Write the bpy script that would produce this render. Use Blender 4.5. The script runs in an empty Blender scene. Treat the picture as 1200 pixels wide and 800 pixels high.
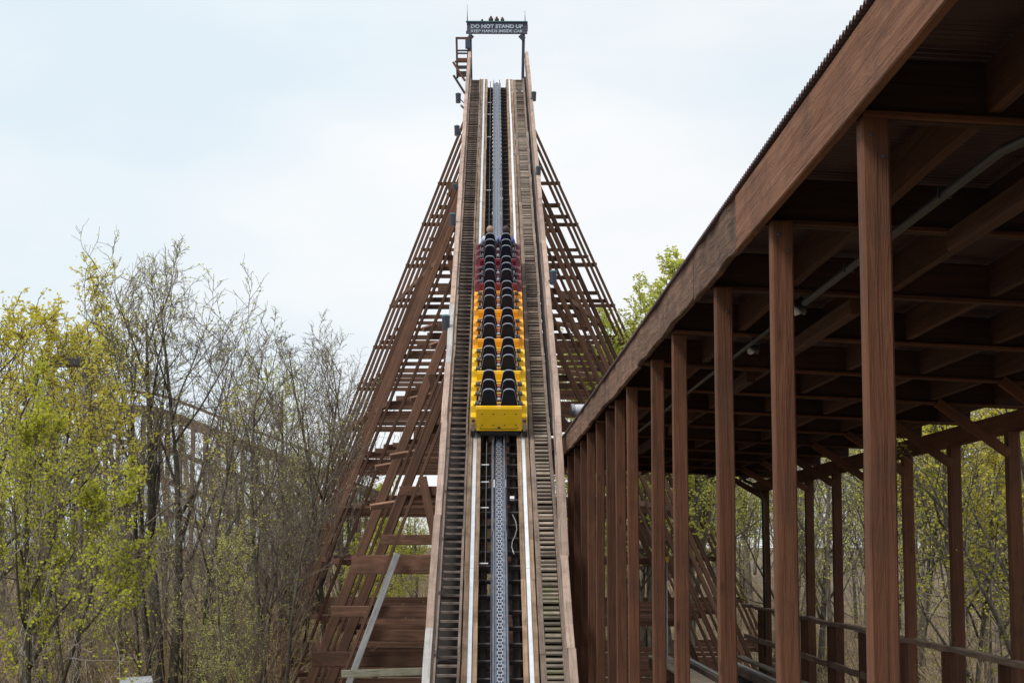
import bpy, bmesh, math, random
from mathutils import Vector, Matrix, noise
random.seed(7)
R = math.radians
scene = bpy.context.scene
COL = scene.collection
PI = math.pi

# ------------------------------------------------------------------ camera
F = 2170.0                      # focal length in pixels of the 1200 px wide photograph
PITCH = math.atan(240 / F)
CAM = Vector((0, 0, 6.0))
cam = bpy.data.cameras.new('camera'); cam.sensor_width = 36; cam.lens = F / 1200 * 36
cam.clip_start = 0.1; cam.clip_end = 3000
camo = bpy.data.objects.new('camera', cam); COL.objects.link(camo)
camo.location = CAM; camo.rotation_euler = (PI / 2 + PITCH, 0, 0)
scene.camera = camo
FWD = Vector((0, math.cos(PITCH), math.sin(PITCH))); UPV = Vector((0, -math.sin(PITCH), math.cos(PITCH)))

def ray(px, py):
    return (Vector((1, 0, 0)) * ((px - 600) / F) + FWD - UPV * ((py - 400) / F))
def proj(p):
    v = Vector(p) - CAM; d = v.dot(FWD)
    return 600 + F * v.x / d, 400 - F * v.dot(UPV) / d
def at(px, py, Y):               # world point at ground distance Y seen at pixel
    r = ray(px, py); return CAM + r * (Y / r.y)

# ------------------------------------------------------------------ world, sun, exposure
SUN_EL, SUN_AZ = R(52), R(-125)   # azimuth from +Y clockwise; the light comes from behind left
w = bpy.data.worlds.new('World'); scene.world = w; w.use_nodes = True
nt = w.node_tree; N = nt.nodes; Lk = nt.links
for n in list(N): N.remove(n)
out = N.new('ShaderNodeOutputWorld'); bg = N.new('ShaderNodeBackground'); bg.inputs[1].default_value = 0.1
sky = N.new('ShaderNodeTexSky'); sky.sky_type = 'NISHITA'; sky.sun_disc = False
sky.sun_elevation = SUN_EL; sky.sun_rotation = SUN_AZ; sky.air_density = 1.0; sky.dust_density = 1.5
geo = N.new('ShaderNodeTexCoord'); mp = N.new('ShaderNodeMapping'); mp.inputs['Scale'].default_value = (1.6, 1.6, 4.2)
mp.inputs['Location'].default_value = (0.75, 0.2, 0.35)
no = N.new('ShaderNodeTexNoise'); no.inputs['Scale'].default_value = 1.25; no.inputs['Detail'].default_value = 5; no.inputs['Roughness'].default_value = 0.5
rp = N.new('ShaderNodeValToRGB'); rp.color_ramp.elements[0].position = 0.34; rp.color_ramp.elements[0].color = (0.91, 0.91, 0.91, 1)
rp.color_ramp.elements[1].position = 0.56; rp.color_ramp.elements[1].color = (0.99, 0.99, 0.99, 1)
mix = N.new('ShaderNodeMix'); mix.data_type = 'RGBA'
cn = N.new('ShaderNodeTexNoise'); cn.inputs['Scale'].default_value = 1.9; cn.inputs['Detail'].default_value = 6
cr = N.new('ShaderNodeValToRGB'); cr.color_ramp.elements[0].color = (7.3, 8.35, 9.1, 1); cr.color_ramp.elements[1].color = (9.3, 9.45, 9.6, 1)
cr.color_ramp.elements[0].position = 0.3; cr.color_ramp.elements[1].position = 0.62
Lk.new(geo.outputs['Generated'], mp.inputs[0]); Lk.new(mp.outputs[0], no.inputs['Vector']); Lk.new(no.outputs['Fac'], rp.inputs[0])
sx = N.new('ShaderNodeSeparateXYZ'); mrx = N.new('ShaderNodeMapRange'); mrx.inputs['From Min'].default_value = -0.30; mrx.inputs['From Max'].default_value = 0.06
mrx.inputs['To Min'].default_value = -0.12; mrx.inputs['To Max'].default_value = 0.07; mrx.interpolation_type = 'SMOOTHSTEP'
add = N.new('ShaderNodeMath'); add.operation = 'ADD'
Lk.new(geo.outputs['Generated'], sx.inputs[0]); Lk.new(sx.outputs['X'], mrx.inputs['Value']); Lk.new(mrx.outputs[0], add.inputs[0])
Lk.new(mp.outputs[0], cn.inputs['Vector']); Lk.new(cn.outputs['Fac'], add.inputs[1]); Lk.new(add.outputs[0], cr.inputs[0])
Lk.new(rp.outputs[0], mix.inputs['Factor']); Lk.new(sky.outputs[0], mix.inputs['A']); Lk.new(cr.outputs[0], mix.inputs['B'])
Lk.new(mix.outputs['Result'], bg.inputs[0]); Lk.new(bg.outputs[0], out.inputs[0])
sl = bpy.data.lights.new('sun', 'SUN'); sl.energy = 2.6; sl.angle = R(14); sl.color = (1, 0.95, 0.88)
so = bpy.data.objects.new('sun', sl); COL.objects.link(so)
sd = Vector((math.sin(SUN_AZ) * math.cos(SUN_EL), math.cos(SUN_AZ) * math.cos(SUN_EL), math.sin(SUN_EL)))
so.rotation_euler = sd.to_track_quat('Z', 'Y').to_euler()
scene.view_settings.view_transform = 'Standard'; scene.view_settings.look = 'None'
scene.view_settings.exposure = 0.07; scene.view_settings.gamma = 1.0

# ------------------------------------------------------------------ materials
def newmat(name):
    m = bpy.data.materials.new(name); m.use_nodes = True
    return m, m.node_tree.nodes, m.node_tree.links, m.node_tree.nodes['Principled BSDF']

def wood(name, c1, c2, scale, rough=0.85, dirt=(0.05, 0.045, 0.04), dirt_amt=0.35, moss=0.0, bump=0.35, vary=0.25, knots=False):
    """grain runs along the local Z axis of a piece; every piece gets its own offset and tone"""
    m, n, l, b = newmat(name)
    tc = n.new('ShaderNodeTexCoord'); oi = n.new('ShaderNodeObjectInfo')
    cmb = n.new('ShaderNodeCombineXYZ'); mul = n.new('ShaderNodeMath'); mul.operation = 'MULTIPLY'; mul.inputs[1].default_value = 53.0
    l.new(oi.outputs['Random'], mul.inputs[0])
    for k in range(3): l.new(mul.outputs[0], cmb.inputs[k])
    mp = n.new('ShaderNodeMapping'); mp.inputs['Scale'].default_value = scale
    l.new(tc.outputs['Object'], mp.inputs[0]); l.new(cmb.outputs[0], mp.inputs['Location'])
    g = n.new('ShaderNodeTexNoise'); g.inputs['Scale'].default_value = 1; g.inputs['Detail'].default_value = 8; g.inputs['Roughness'].default_value = 0.65
    g.inputs['Distortion'].default_value = 0.6
    l.new(mp.outputs[0], g.inputs['Vector'])
    r = n.new('ShaderNodeValToRGB'); r.color_ramp.elements[0].position = 0.3; r.color_ramp.elements[1].position = 0.7
    r.color_ramp.elements[0].color = (*c1, 1); r.color_ramp.elements[1].color = (*c2, 1)
    l.new(g.outputs['Fac'], r.inputs[0])
    # patchy weathering from world position
    gp = n.new('ShaderNodeNewGeometry'); dn = n.new('ShaderNodeTexNoise'); dn.inputs['Scale'].default_value = 1.9; dn.inputs['Detail'].default_value = 7; dn.inputs['Roughness'].default_value = 0.7
    l.new(gp.outputs['Position'], dn.inputs['Vector'])
    dr = n.new('ShaderNodeValToRGB'); dr.color_ramp.elements[0].position = 0.45; dr.color_ramp.elements[1].position = 0.72
    dr.color_ramp.elements[0].color = (0, 0, 0, 1); dr.color_ramp.elements[1].color = (dirt_amt,) * 3 + (1,)
    l.new(dn.outputs['Fac'], dr.inputs[0])
    mx = n.new('ShaderNodeMix'); mx.data_type = 'RGBA'; mx.inputs['B'].default_value = (*dirt, 1)
    l.new(dr.outputs[0], mx.inputs['Factor']); l.new(r.outputs[0], mx.inputs['A'])
    hv = n.new('ShaderNodeHueSaturation')
    mr = n.new('ShaderNodeMapRange'); mr.inputs['To Min'].default_value = 1 - vary; mr.inputs['To Max'].default_value = 1 + vary
    l.new(oi.outputs['Random'], mr.inputs['Value']); l.new(mr.outputs[0], hv.inputs['Value']); l.new(mx.outputs['Result'], hv.inputs['Color'])
    last = hv.outputs[0]
    if moss:
        mn = n.new('ShaderNodeTexNoise'); mn.inputs['Scale'].default_value = 2.3; mn.inputs['Detail'].default_value = 6
        l.new(gp.outputs['Position'], mn.inputs['Vector'])
        mrr = n.new('ShaderNodeValToRGB'); mrr.color_ramp.elements[0].position = 0.5; mrr.color_ramp.elements[1].position = 0.66
        mrr.color_ramp.elements[0].color = (0, 0, 0, 1); mrr.color_ramp.elements[1].color = (moss,) * 3 + (1,)
        l.new(mn.outputs['Fac'], mrr.inputs[0])
        m2 = n.new('ShaderNodeMix'); m2.data_type = 'RGBA'; m2.inputs['B'].default_value = (0.13, 0.15, 0.04, 1)
        l.new(mrr.outputs[0], m2.inputs['Factor']); l.new(last, m2.inputs['A']); last = m2.outputs['Result']
    if knots:
        kn = n.new('ShaderNodeTexVoronoi'); kn.inputs['Scale'].default_value = 1.0
        km = n.new('ShaderNodeMapping'); km.inputs['Scale'].default_value = (5, 5, 1.6); l.new(tc.outputs['Object'], km.inputs[0]); l.new(cmb.outputs[0], km.inputs['Location'])
        l.new(km.outputs[0], kn.inputs['Vector'])
        kr = n.new('ShaderNodeValToRGB'); kr.color_ramp.elements[0].position = 0.05; kr.color_ramp.elements[0].color = (0.7, 0.7, 0.7, 1)
        kr.color_ramp.elements[1].position = 0.13; kr.color_ramp.elements[1].color = (0, 0, 0, 1)
        l.new(kn.outputs['Distance'], kr.inputs[0])
        m3 = n.new('ShaderNodeMix'); m3.data_type = 'RGBA'; m3.inputs['B'].default_value = (c1[0] * .45, c1[1] * .45, c1[2] * .45, 1)
        l.new(kr.outputs[0], m3.inputs['Factor']); l.new(last, m3.inputs['A']); last = m3.outputs['Result']
    ck = n.new('ShaderNodeTexNoise'); ck.inputs['Scale'].default_value = 1; ck.inputs['Detail'].default_value = 3
    cm = n.new('ShaderNodeMapping'); cm.inputs['Scale'].default_value = (scale[0] * 2.6, scale[1] * 2.6, scale[2] * .55); l.new(tc.outputs['Object'], cm.inputs[0]); l.new(cmb.outputs[0], cm.inputs['Location'])
    l.new(cm.outputs[0], ck.inputs['Vector'])
    ckr = n.new('ShaderNodeValToRGB'); ckr.color_ramp.elements[0].position = 0.30; ckr.color_ramp.elements[0].color = (0.5, 0.5, 0.5, 1)
    ckr.color_ramp.elements[1].position = 0.36; ckr.color_ramp.elements[1].color = (1, 1, 1, 1); l.new(ck.outputs['Fac'], ckr.inputs[0])
    m4 = n.new('ShaderNodeMix'); m4.data_type = 'RGBA'; m4.blend_type = 'MULTIPLY'; m4.inputs['Factor'].default_value = 1.0
    l.new(last, m4.inputs['A']); l.new(ckr.outputs[0], m4.inputs['B']); last = m4.outputs['Result']
    l.new(last, b.inputs['Base Color']); b.inputs['Roughness'].default_value = rough
    b.inputs['Specular IOR Level'].default_value = 0.25
    bp = n.new('ShaderNodeBump'); bp.inputs['Strength'].default_value = bump; bp.inputs['Distance'].default_value = 0.02
    l.new(g.outputs['Fac'], bp.inputs['Height']); l.new(bp.outputs[0], b.inputs['Normal'])
    return m

def plain(name, c, rough=0.5, metal=0.0, noise_amt=0.15, nscale=9.0, spec=0.5, coat=0.0):
    m, n, l, b = newmat(name)
    gp = n.new('ShaderNodeTexCoord'); t = n.new('ShaderNodeTexNoise'); t.inputs['Scale'].default_value = nscale; t.inputs['Detail'].default_value = 6
    l.new(gp.outputs['Object'], t.inputs['Vector'])
    r = n.new('ShaderNodeValToRGB'); r.color_ramp.elements[0].position = 0.3; r.color_ramp.elements[1].position = 0.7
    r.color_ramp.elements[0].color = tuple(x * (1 - noise_amt) for x in c) + (1,)
    r.color_ramp.elements[1].color = tuple(min(1, x * (1 + noise_amt)) for x in c) + (1,)
    l.new(t.outputs['Fac'], r.inputs[0]); l.new(r.outputs[0], b.inputs['Base Color'])
    b.inputs['Roughness'].default_value = rough; b.inputs['Metallic'].default_value = metal
    b.inputs['Specular IOR Level'].default_value = spec; b.inputs['Coat Weight'].default_value = coat
    return m

RB1, RB2 = (0.088, 0.036, 0.019), (0.145, 0.063, 0.035)
M = {}
M['post'] = wood('shed_timber_red_brown', RB1, RB2, (22, 22, 1.1), knots=True, dirt_amt=0.7, dirt=(0.05, 0.027, 0.02), bump=1.1, vary=0.34)
M['fascia'] = wood('fascia_board_weathered_red', (0.17, 0.070, 0.036), (0.32, 0.150, 0.085), (13, 13, 0.8), knots=True, dirt_amt=0.75, dirt=(0.075, 0.045, 0.035), bump=1.0)
M['trestle'] = wood('trestle_timber_red_brown', (0.085, 0.043, 0.028), (0.20, 0.105, 0.068), (3, 3, 5), vary=0.35, dirt_amt=0.5, dirt=(0.05, 0.034, 0.028))
M['fascia_old'] = wood('fascia_board_old_grey_brown', (0.085, 0.046, 0.030), (0.23, 0.130, 0.085), (17, 17, 1.3), knots=True, dirt_amt=0.9, dirt=(0.05, 0.036, 0.03), bump=1.3)
M['trestle_lit'] = wood('trestle_timber_top_lit', (0.17, 0.09, 0.062), (0.33, 0.19, 0.13), (3, 3, 5), vary=0.2)  # lighter trestle copy, paints the lit tops of the outrigger planks
M['ledgebrown'] = wood('shed_handrail_weathered_brown', (0.12, 0.075, 0.05), (0.26, 0.17, 0.12), (24, 24, 1.1), dirt_amt=0.6)
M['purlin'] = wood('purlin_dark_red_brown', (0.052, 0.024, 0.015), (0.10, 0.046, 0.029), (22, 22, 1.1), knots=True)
M['dark'] = wood('roof_beam_shade_dark', (0.035, 0.018, 0.014), (0.07, 0.036, 0.027), (22, 22, 1.1))  # darkened to paint the shade under the roof into the beams
M['gap_shade'] = wood('gap_shade_black_timber', (0.010, 0.008, 0.007), (0.026, 0.019, 0.017), (3, 3, 5))  # near-black tone paints the shade in gaps below the track and walkways
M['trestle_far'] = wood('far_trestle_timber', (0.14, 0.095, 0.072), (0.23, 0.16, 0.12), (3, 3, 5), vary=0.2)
M['rail'] = wood('handrail_timber_pale', (0.27, 0.19, 0.15), (0.50, 0.37, 0.30), (30, 30, 0.9), dirt=(0.17, 0.12, 0.095), dirt_amt=0.7, vary=0.2)
M['railgrey'] = wood('handrail_timber_silver_grey', (0.30, 0.28, 0.27), (0.46, 0.44, 0.42), (30, 30, 0.9), vary=0.1)
M['stringer'] = wood('walkway_stringer_weathered', (0.15, 0.11, 0.09), (0.30, 0.23, 0.19), (30, 30, 0.9), dirt=(0.08, 0.055, 0.04), dirt_amt=0.7)
M['track'] = wood('track_timber_oiled', (0.20, 0.125, 0.075), (0.40, 0.28, 0.19), (30, 30, 0.9), dirt=(0.10, 0.055, 0.032), dirt_amt=0.85)
M['tread'] = wood('stair_tread_dark', (0.13, 0.10, 0.085), (0.29, 0.23, 0.195), (2, 6, 2), vary=0.4)
M['cleat'] = wood('walkway_plank_mossy', (0.16, 0.13, 0.10), (0.34, 0.28, 0.22), (2, 8, 2), vary=0.45, moss=0.55)
M['plank'] = wood('walkway_plank_weathered', (0.19, 0.15, 0.12), (0.40, 0.32, 0.26), (2, 8, 2), vary=0.45, moss=0.12)
M['tie'] = wood('tie_timber_dark', (0.045, 0.035, 0.035), (0.09, 0.075, 0.075), (3, 3, 3), vary=0.3)
M['silver'] = wood('brace_timber_silver', (0.28, 0.28, 0.29), (0.44, 0.44, 0.45), (3, 3, 6))
M['greenish'] = wood('ledger_timber_greenish', (0.22, 0.21, 0.16), (0.40, 0.39, 0.30), (3, 3, 6), moss=0.4)
M['strap'] = plain('steel_running_strap', (0.78, 0.82, 0.88), 0.32, 0.35, 0.12, 3)
M['channel'] = plain('chain_trough_steel', (0.16, 0.18, 0.23), 0.42, 0.6, 0.3, 2)
M['trough'] = plain('chain_trough_floor_steel', (0.30, 0.32, 0.37), 0.35, 0.6, 0.25, 4)
M['chain'] = plain('greased_chain_steel', (0.40, 0.43, 0.50), 0.35, 0.6, 0.25, 30)
M['conduit'] = plain('galvanised_conduit', (0.05, 0.05, 0.05), 0.45, 0.5, 0.15)
M['yellow'] = plain('yellow_car_paint', (0.86, 0.53, 0.006), 0.35, 0, 0.06, 4, coat=0.3)
M['amber'] = plain('amber_car_paint', (0.84, 0.37, 0.008), 0.35, 0, 0.06, 4, coat=0.3)
M['red'] = plain('red_car_paint', (0.16, 0.007, 0.022), 0.35, 0, 0.08, 4, coat=0.3)
M['vinyl'] = plain('navy_black_vinyl', (0.012, 0.014, 0.026), 0.65, 0, 0.2, spec=0.25)
M['piping'] = plain('grey_seat_trim', (0.30, 0.33, 0.38), 0.5, 0, 0.1)
M['pad'] = plain('dark_grey_rubber_pad', (0.055, 0.06, 0.075), 0.5, 0, 0.15)
M['white'] = plain('off_white_plastic', (0.62, 0.64, 0.68), 0.45, 0, 0.06)
M['orange'] = plain('orange_bench', (0.65, 0.13, 0.03), 0.5, 0, 0.1)
M['black'] = plain('black_rubber_and_grease', (0.012, 0.012, 0.014), 0.5, 0, 0.3)
M['steel'] = plain('worn_grey_steel', (0.32, 0.32, 0.33), 0.4, 0.6, 0.2)
M['lamp'] = plain('dark_slate_lamp_housing', (0.025, 0.030, 0.05), 0.5, 0, 0.2)
M['teal'] = plain('teal_lamp_cap', (0.035, 0.13, 0.15), 0.45, 0, 0.15)
M['sign'] = plain('slate_sign_board', (0.075, 0.075, 0.12), 0.7, 0, 0.35, 5)
M['letter'] = plain('white_letter_paint', (0.36, 0.43, 0.50), 0.7, 0, 0.35, 7)
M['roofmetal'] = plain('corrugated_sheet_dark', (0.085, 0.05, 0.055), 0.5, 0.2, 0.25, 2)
M['bird'] = plain('brown_black_feathers', (0.075, 0.05, 0.045), 0.8, 0, 0.5, 14)
M['skin'] = plain('skin', (0.60, 0.36, 0.28), 0.6, 0, 0.05)
M['shirtblue'] = plain('pale_blue_shirt_cloth', (0.50, 0.62, 0.80), 0.85, 0, 0.08)
M['shirtpurple'] = plain('lavender_shirt_cloth', (0.25, 0.22, 0.55), 0.85, 0, 0.08)
M['hairbrown'] = plain('brown_hair', (0.055, 0.03, 0.025), 0.7, 0, 0.2)
M['hairfair'] = plain('short_fair_hair', (0.36, 0.24, 0.18), 0.7, 0, 0.15)
M['denim'] = plain('dark_denim', (0.05, 0.07, 0.14), 0.85, 0, 0.1)
M['dark_sheet'] = plain('dark_blue_panel', (0.03, 0.045, 0.10), 0.6, 0, 0.2)
M['yellowtag'] = plain('yellow_plastic_tag', (0.75, 0.55, 0.06), 0.5, 0, 0.1)

def bark(name, c1, c2):
    m, n, l, b = newmat(name)
    tc = n.new('ShaderNodeTexCoord'); mp = n.new('ShaderNodeMapping'); mp.inputs['Scale'].default_value = (9, 9, 2.2); l.new(tc.outputs['Object'], mp.inputs[0])
    t = n.new('ShaderNodeTexNoise'); t.inputs['Scale'].default_value = 1.6; t.inputs['Detail'].default_value = 7; l.new(mp.outputs[0], t.inputs['Vector'])
    r = n.new('ShaderNodeValToRGB'); r.color_ramp.elements[0].position = 0.35; r.color_ramp.elements[1].position = 0.68
    r.color_ramp.elements[0].color = (*c1, 1); r.color_ramp.elements[1].color = (*c2, 1)
    l.new(t.outputs['Fac'], r.inputs[0]); l.new(r.outputs[0], b.inputs['Base Color']); b.inputs['Roughness'].default_value = 0.9
    b.inputs['Specular IOR Level'].default_value = 0.2
    bp = n.new('ShaderNodeBump'); bp.inputs['Strength'].default_value = 0.8; bp.inputs['Distance'].default_value = 0.03
    l.new(t.outputs['Fac'], bp.inputs['Height']); l.new(bp.outputs[0], b.inputs['Normal'])
    return m
M['bark'] = bark('grey_brown_bark', (0.085, 0.072, 0.056), (0.23, 0.20, 0.155))
M['barkdark'] = bark('dark_bark', (0.045, 0.04, 0.03), (0.14, 0.125, 0.095))
M['twig'] = bark('twig_bark', (0.15, 0.125, 0.10), (0.27, 0.225, 0.18))
M['barkpale'] = bark('pale_twig_bark', (0.28, 0.25, 0.22), (0.42, 0.38, 0.33))
M['brush'] = bark('thicket_twigs', (0.22, 0.155, 0.10), (0.38, 0.28, 0.19))

def leaf(name, c1, c2):
    m, n, l, b = newmat(name)
    g = n.new('ShaderNodeNewGeometry'); r = n.new('ShaderNodeValToRGB')
    r.color_ramp.elements[0].color = (*c1, 1); r.color_ramp.elements[1].color = (*c2, 1)
    l.new(g.outputs['Random Per Island'], r.inputs[0])
    d = n.new('ShaderNodeBsdfDiffuse'); t = n.new('ShaderNodeBsdfTranslucent'); mx = n.new('ShaderNodeMixShader'); mx.inputs[0].default_value = 0.5
    l.new(r.outputs[0], d.inputs[0]); l.new(r.outputs[0], t.inputs[0]); l.new(d.outputs[0], mx.inputs[1]); l.new(t.outputs[0], mx.inputs[2])
    l.new(mx.outputs[0], n['Material Output'].inputs['Surface'])
    return m
M['leafy'] = leaf('yellow_spring_leaves', (0.62, 0.62, 0.09), (0.90, 0.76, 0.14))
M['leafg'] = leaf('fresh_green_leaves', (0.38, 0.42, 0.05), (0.70, 0.68, 0.10))
M['leafm'] = leaf('yellow_green_buds', (0.56, 0.64, 0.12), (0.82, 0.80, 0.20))
M['leafo'] = leaf('olive_undergrowth_leaves', (0.24, 0.23, 0.06), (0.50, 0.46, 0.12))

# ------------------------------------------------------------------ helpers
def link(o): COL.objects.link(o); return o
def empty(name, loc=(0, 0, 0), parent=None):
    o = bpy.data.objects.new(name, None); o.empty_display_size = 0.3; link(o)
    o.location = loc
    if parent: o.parent = parent
    return o
def tag(o, label=None, cat=None, group=None, kind=None):
    if label: o['label'] = label
    if cat: o['category'] = cat
    if group: o['group'] = group
    if kind: o['kind'] = kind
    return o
def meshobj(name, verts, faces, mats, parent=None, smooth=False, fm=None):
    me = bpy.data.meshes.new(name); me.from_pydata([tuple(v) for v in verts], [], faces)
    if not isinstance(mats, (list, tuple)): mats = [mats]
    for m in mats: me.materials.append(m)
    if fm: me.polygons.foreach_set('material_index', fm)
    if smooth: me.polygons.foreach_set('use_smooth', [True] * len(me.polygons))
    me.update()
    o = bpy.data.objects.new(name, me); link(o)
    if parent: o.parent = parent
    return o
def frame(d, up=None):
    z = Vector(d).normalized()
    up = Vector(up) if up is not None else Vector((0, 0, 1))
    if abs(z.dot(up.normalized())) > 0.995: up = Vector((0, 1, 0))
    x = up.cross(z).normalized(); y = z.cross(x)      # y close to up
    return x, y, z
def pworld(o):
    m = Matrix.Identity(4); p = o.parent
    while p is not None: m = p.matrix_basis @ m; p = p.parent
    return m
def setworld(o, m): o.matrix_basis = pworld(o).inverted() @ m
def inworld(o): o.matrix_basis = pworld(o).inverted(); return o      # vertices were given in world space
UNIT = {}
def unit_mesh(mat, ch=0.08):
    k = mat.name
    if k not in UNIT:
        v = []; prof = [(-.5 + ch, -.5), (.5 - ch, -.5), (.5, -.5 + ch), (.5, .5 - ch), (.5 - ch, .5), (-.5 + ch, .5), (-.5, .5 - ch), (-.5, -.5 + ch)]
        for z in (-.5, .5): v += [(a, b, z) for a, b in prof]
        f = [(i, (i + 1) % 8, 8 + (i + 1) % 8, 8 + i) for i in range(8)] + [tuple(range(7, -1, -1)), tuple(range(8, 16))]
        me = bpy.data.meshes.new('timber'); me.from_pydata(v, [], f); me.materials.append(mat); me.update(); UNIT[k] = me
    return UNIT[k]
def ubeam(name, p0, p1, w, h, mat, parent, up=None):
    """one timber from p0 to p1 sharing a unit mesh (w across, h along 'up')"""
    p0 = Vector(p0); p1 = Vector(p1); x, y, z = frame(p1 - p0, up)
    o = bpy.data.objects.new(name, unit_mesh(mat)); link(o); o.parent = parent
    m = Matrix((x * w, y * h, z * (p1 - p0).length)).transposed().to_4x4(); m.translation = (p0 + p1) / 2
    setworld(o, m)
    return o
def beam(name, p0, p1, w, h, mat, parent, up=None, ch=0.012, seg=1, wob=0.0, seed=0):
    """one timber with real size, chamfered edges and a little warp"""
    p0 = Vector(p0); p1 = Vector(p1); x, y, z = frame(p1 - p0, up); Ln = (p1 - p0).length
    rnd = random.Random(seed)
    prof = [(-w / 2 + ch, -h / 2), (w / 2 - ch, -h / 2), (w / 2, -h / 2 + ch), (w / 2, h / 2 - ch), (w / 2 - ch, h / 2), (-w / 2 + ch, h / 2), (-w / 2, h / 2 - ch), (-w / 2, -h / 2 + ch)]
    v = []
    ox = oy = 0
    for i in range(seg + 1):
        t = i / seg * Ln - Ln / 2
        if 0 < i < seg: ox = rnd.uniform(-wob, wob); oy = rnd.uniform(-wob, wob)
        else: ox = oy = 0
        v += [(a + ox + rnd.uniform(-wob, wob) * .25, b + oy + rnd.uniform(-wob, wob) * .25, t) for a, b in prof]
    f = []
    for s in range(seg):
        a = s * 8
        f += [(a + i, a + (i + 1) % 8, a + 8 + (i + 1) % 8, a + 8 + i) for i in range(8)]
    f += [tuple(range(7, -1, -1)), tuple(range(seg * 8, seg * 8 + 8))]
    o = meshobj(name, v, f, mat, parent)
    m = Matrix((x, y, z)).transposed().to_4x4(); m.translation = (p0 + p1) / 2
    setworld(o, m)
    return o
def ring(c, x, y, r, n, ph=0.0):
    return [c + x * (r * math.cos(2 * PI * i / n + ph)) + y * (r * math.sin(2 * PI * i / n + ph)) for i in range(n)]
def tube_into(V, Fc, pts, rad, n):
    base = len(V)
    for i, p in enumerate(pts):
        d = pts[min(i + 1, len(pts) - 1)] - pts[max(i - 1, 0)]
        x, y, z = frame(d); V.extend(ring(p, x, y, rad[i], n))
    for i in range(len(pts) - 1):
        a = base + i * n
        for k in range(n): Fc.append((a + k, a + (k + 1) % n, a + n + (k + 1) % n, a + n + k))
    Fc.append(tuple(base + k for k in range(n - 1, -1, -1))); e = base + (len(pts) - 1) * n; Fc.append(tuple(e + k for k in range(n)))
def tube(name, pts, r, mat, parent, n=8):
    V = []; Fc = []; pts = [Vector(p) for p in pts]
    rr = r if isinstance(r, (list, tuple)) else [r] * len(pts)
    tube_into(V, Fc, pts, rr, n); return meshobj(name, V, Fc, mat, parent, smooth=True)
def lathe(name, prof, mat, parent, n=12, M4=None):
    V = []; Fc = []
    for r, z in prof: V += [Vector((r * math.cos(2 * PI * i / n), r * math.sin(2 * PI * i / n), z)) for i in range(n)]
    for j in range(len(prof) - 1):
        for i in range(n): Fc.append((j * n + i, j * n + (i + 1) % n, (j + 1) * n + (i + 1) % n, (j + 1) * n + i))
    Fc.append(tuple(range(n - 1, -1, -1))); Fc.append(tuple((len(prof) - 1) * n + i for i in range(n)))
    if M4 is not None: V = [M4 @ v for v in V]
    return meshobj(name, V, Fc, mat, parent, smooth=False)
def boxverts(x0, x1, y0, y1, z0, z1):
    return [(x0, y0, z0), (x1, y0, z0), (x1, y1, z0), (x0, y1, z0), (x0, y0, z1), (x1, y0, z1), (x1, y1, z1), (x0, y1, z1)], \
        [(0, 3, 2, 1), (4, 5, 6, 7), (0, 1, 5, 4), (1, 2, 6, 5), (2, 3, 7, 6), (3, 0, 4, 7)]
def box(name, x0, x1, y0, y1, z0, z1, mat, parent, bev=0.0):
    v, f = boxverts(x0, x1, y0, y1, z0, z1); o = meshobj(name, v, f, mat, parent)
    if bev:
        bm = bmesh.new(); bm.from_mesh(o.data); bmesh.ops.bevel(bm, geom=bm.edges[:], offset=bev, segments=2, affect='EDGES', profile=0.5); bm.to_mesh(o.data); bm.free()
    return o

# ------------------------------------------------------------------ lift hill frame (from the vanishing point of its rails)
Ldir = ray(579.6, -364).normalized()
Ud = Ldir.cross(Vector((0, 0, 1))).normalized(); Nd = Ud.cross(Ldir).normalized()
GA = 1.07
r1 = ray(549.0, 800); r2 = ray(623.5, 800)
k1 = r1 * (1 / -Nd.dot(r1)); k2 = r2 * (1 / -Nd.dot(r2))
D0 = GA / (k2 - k1).dot(Ud); UC = ((k1 + k2) * D0 / 2).dot(Ud)
def LP(u, s, n=0.0): return CAM - Nd * D0 + Ud * (u + UC) + Ldir * s + Nd * n
def s_at(py, n=0.0, u=0.0):       # slope station whose point is seen in image row py
    lo, hi = 5.0, 200.0
    for _ in range(60):
        m = (lo + hi) / 2
        if proj(LP(u, m, n))[1] > py: lo = m
        else: hi = m
    return (lo + hi) / 2
def s_of_Y(Y): return (Y - LP(0, 0).y) / Ldir.y
S0 = s_at(800) - 9.0              # track starts below the picture
STOP = s_at(93)
print('D0', D0, 'slope deg', math.degrees(math.asin(Ldir.z)), 'Y bottom', LP(0, s_at(800)).y, 'z', LP(0, s_at(800)).z, 'Ytop', LP(0, STOP).y, LP(0, STOP).z, 'UC', UC)

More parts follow.
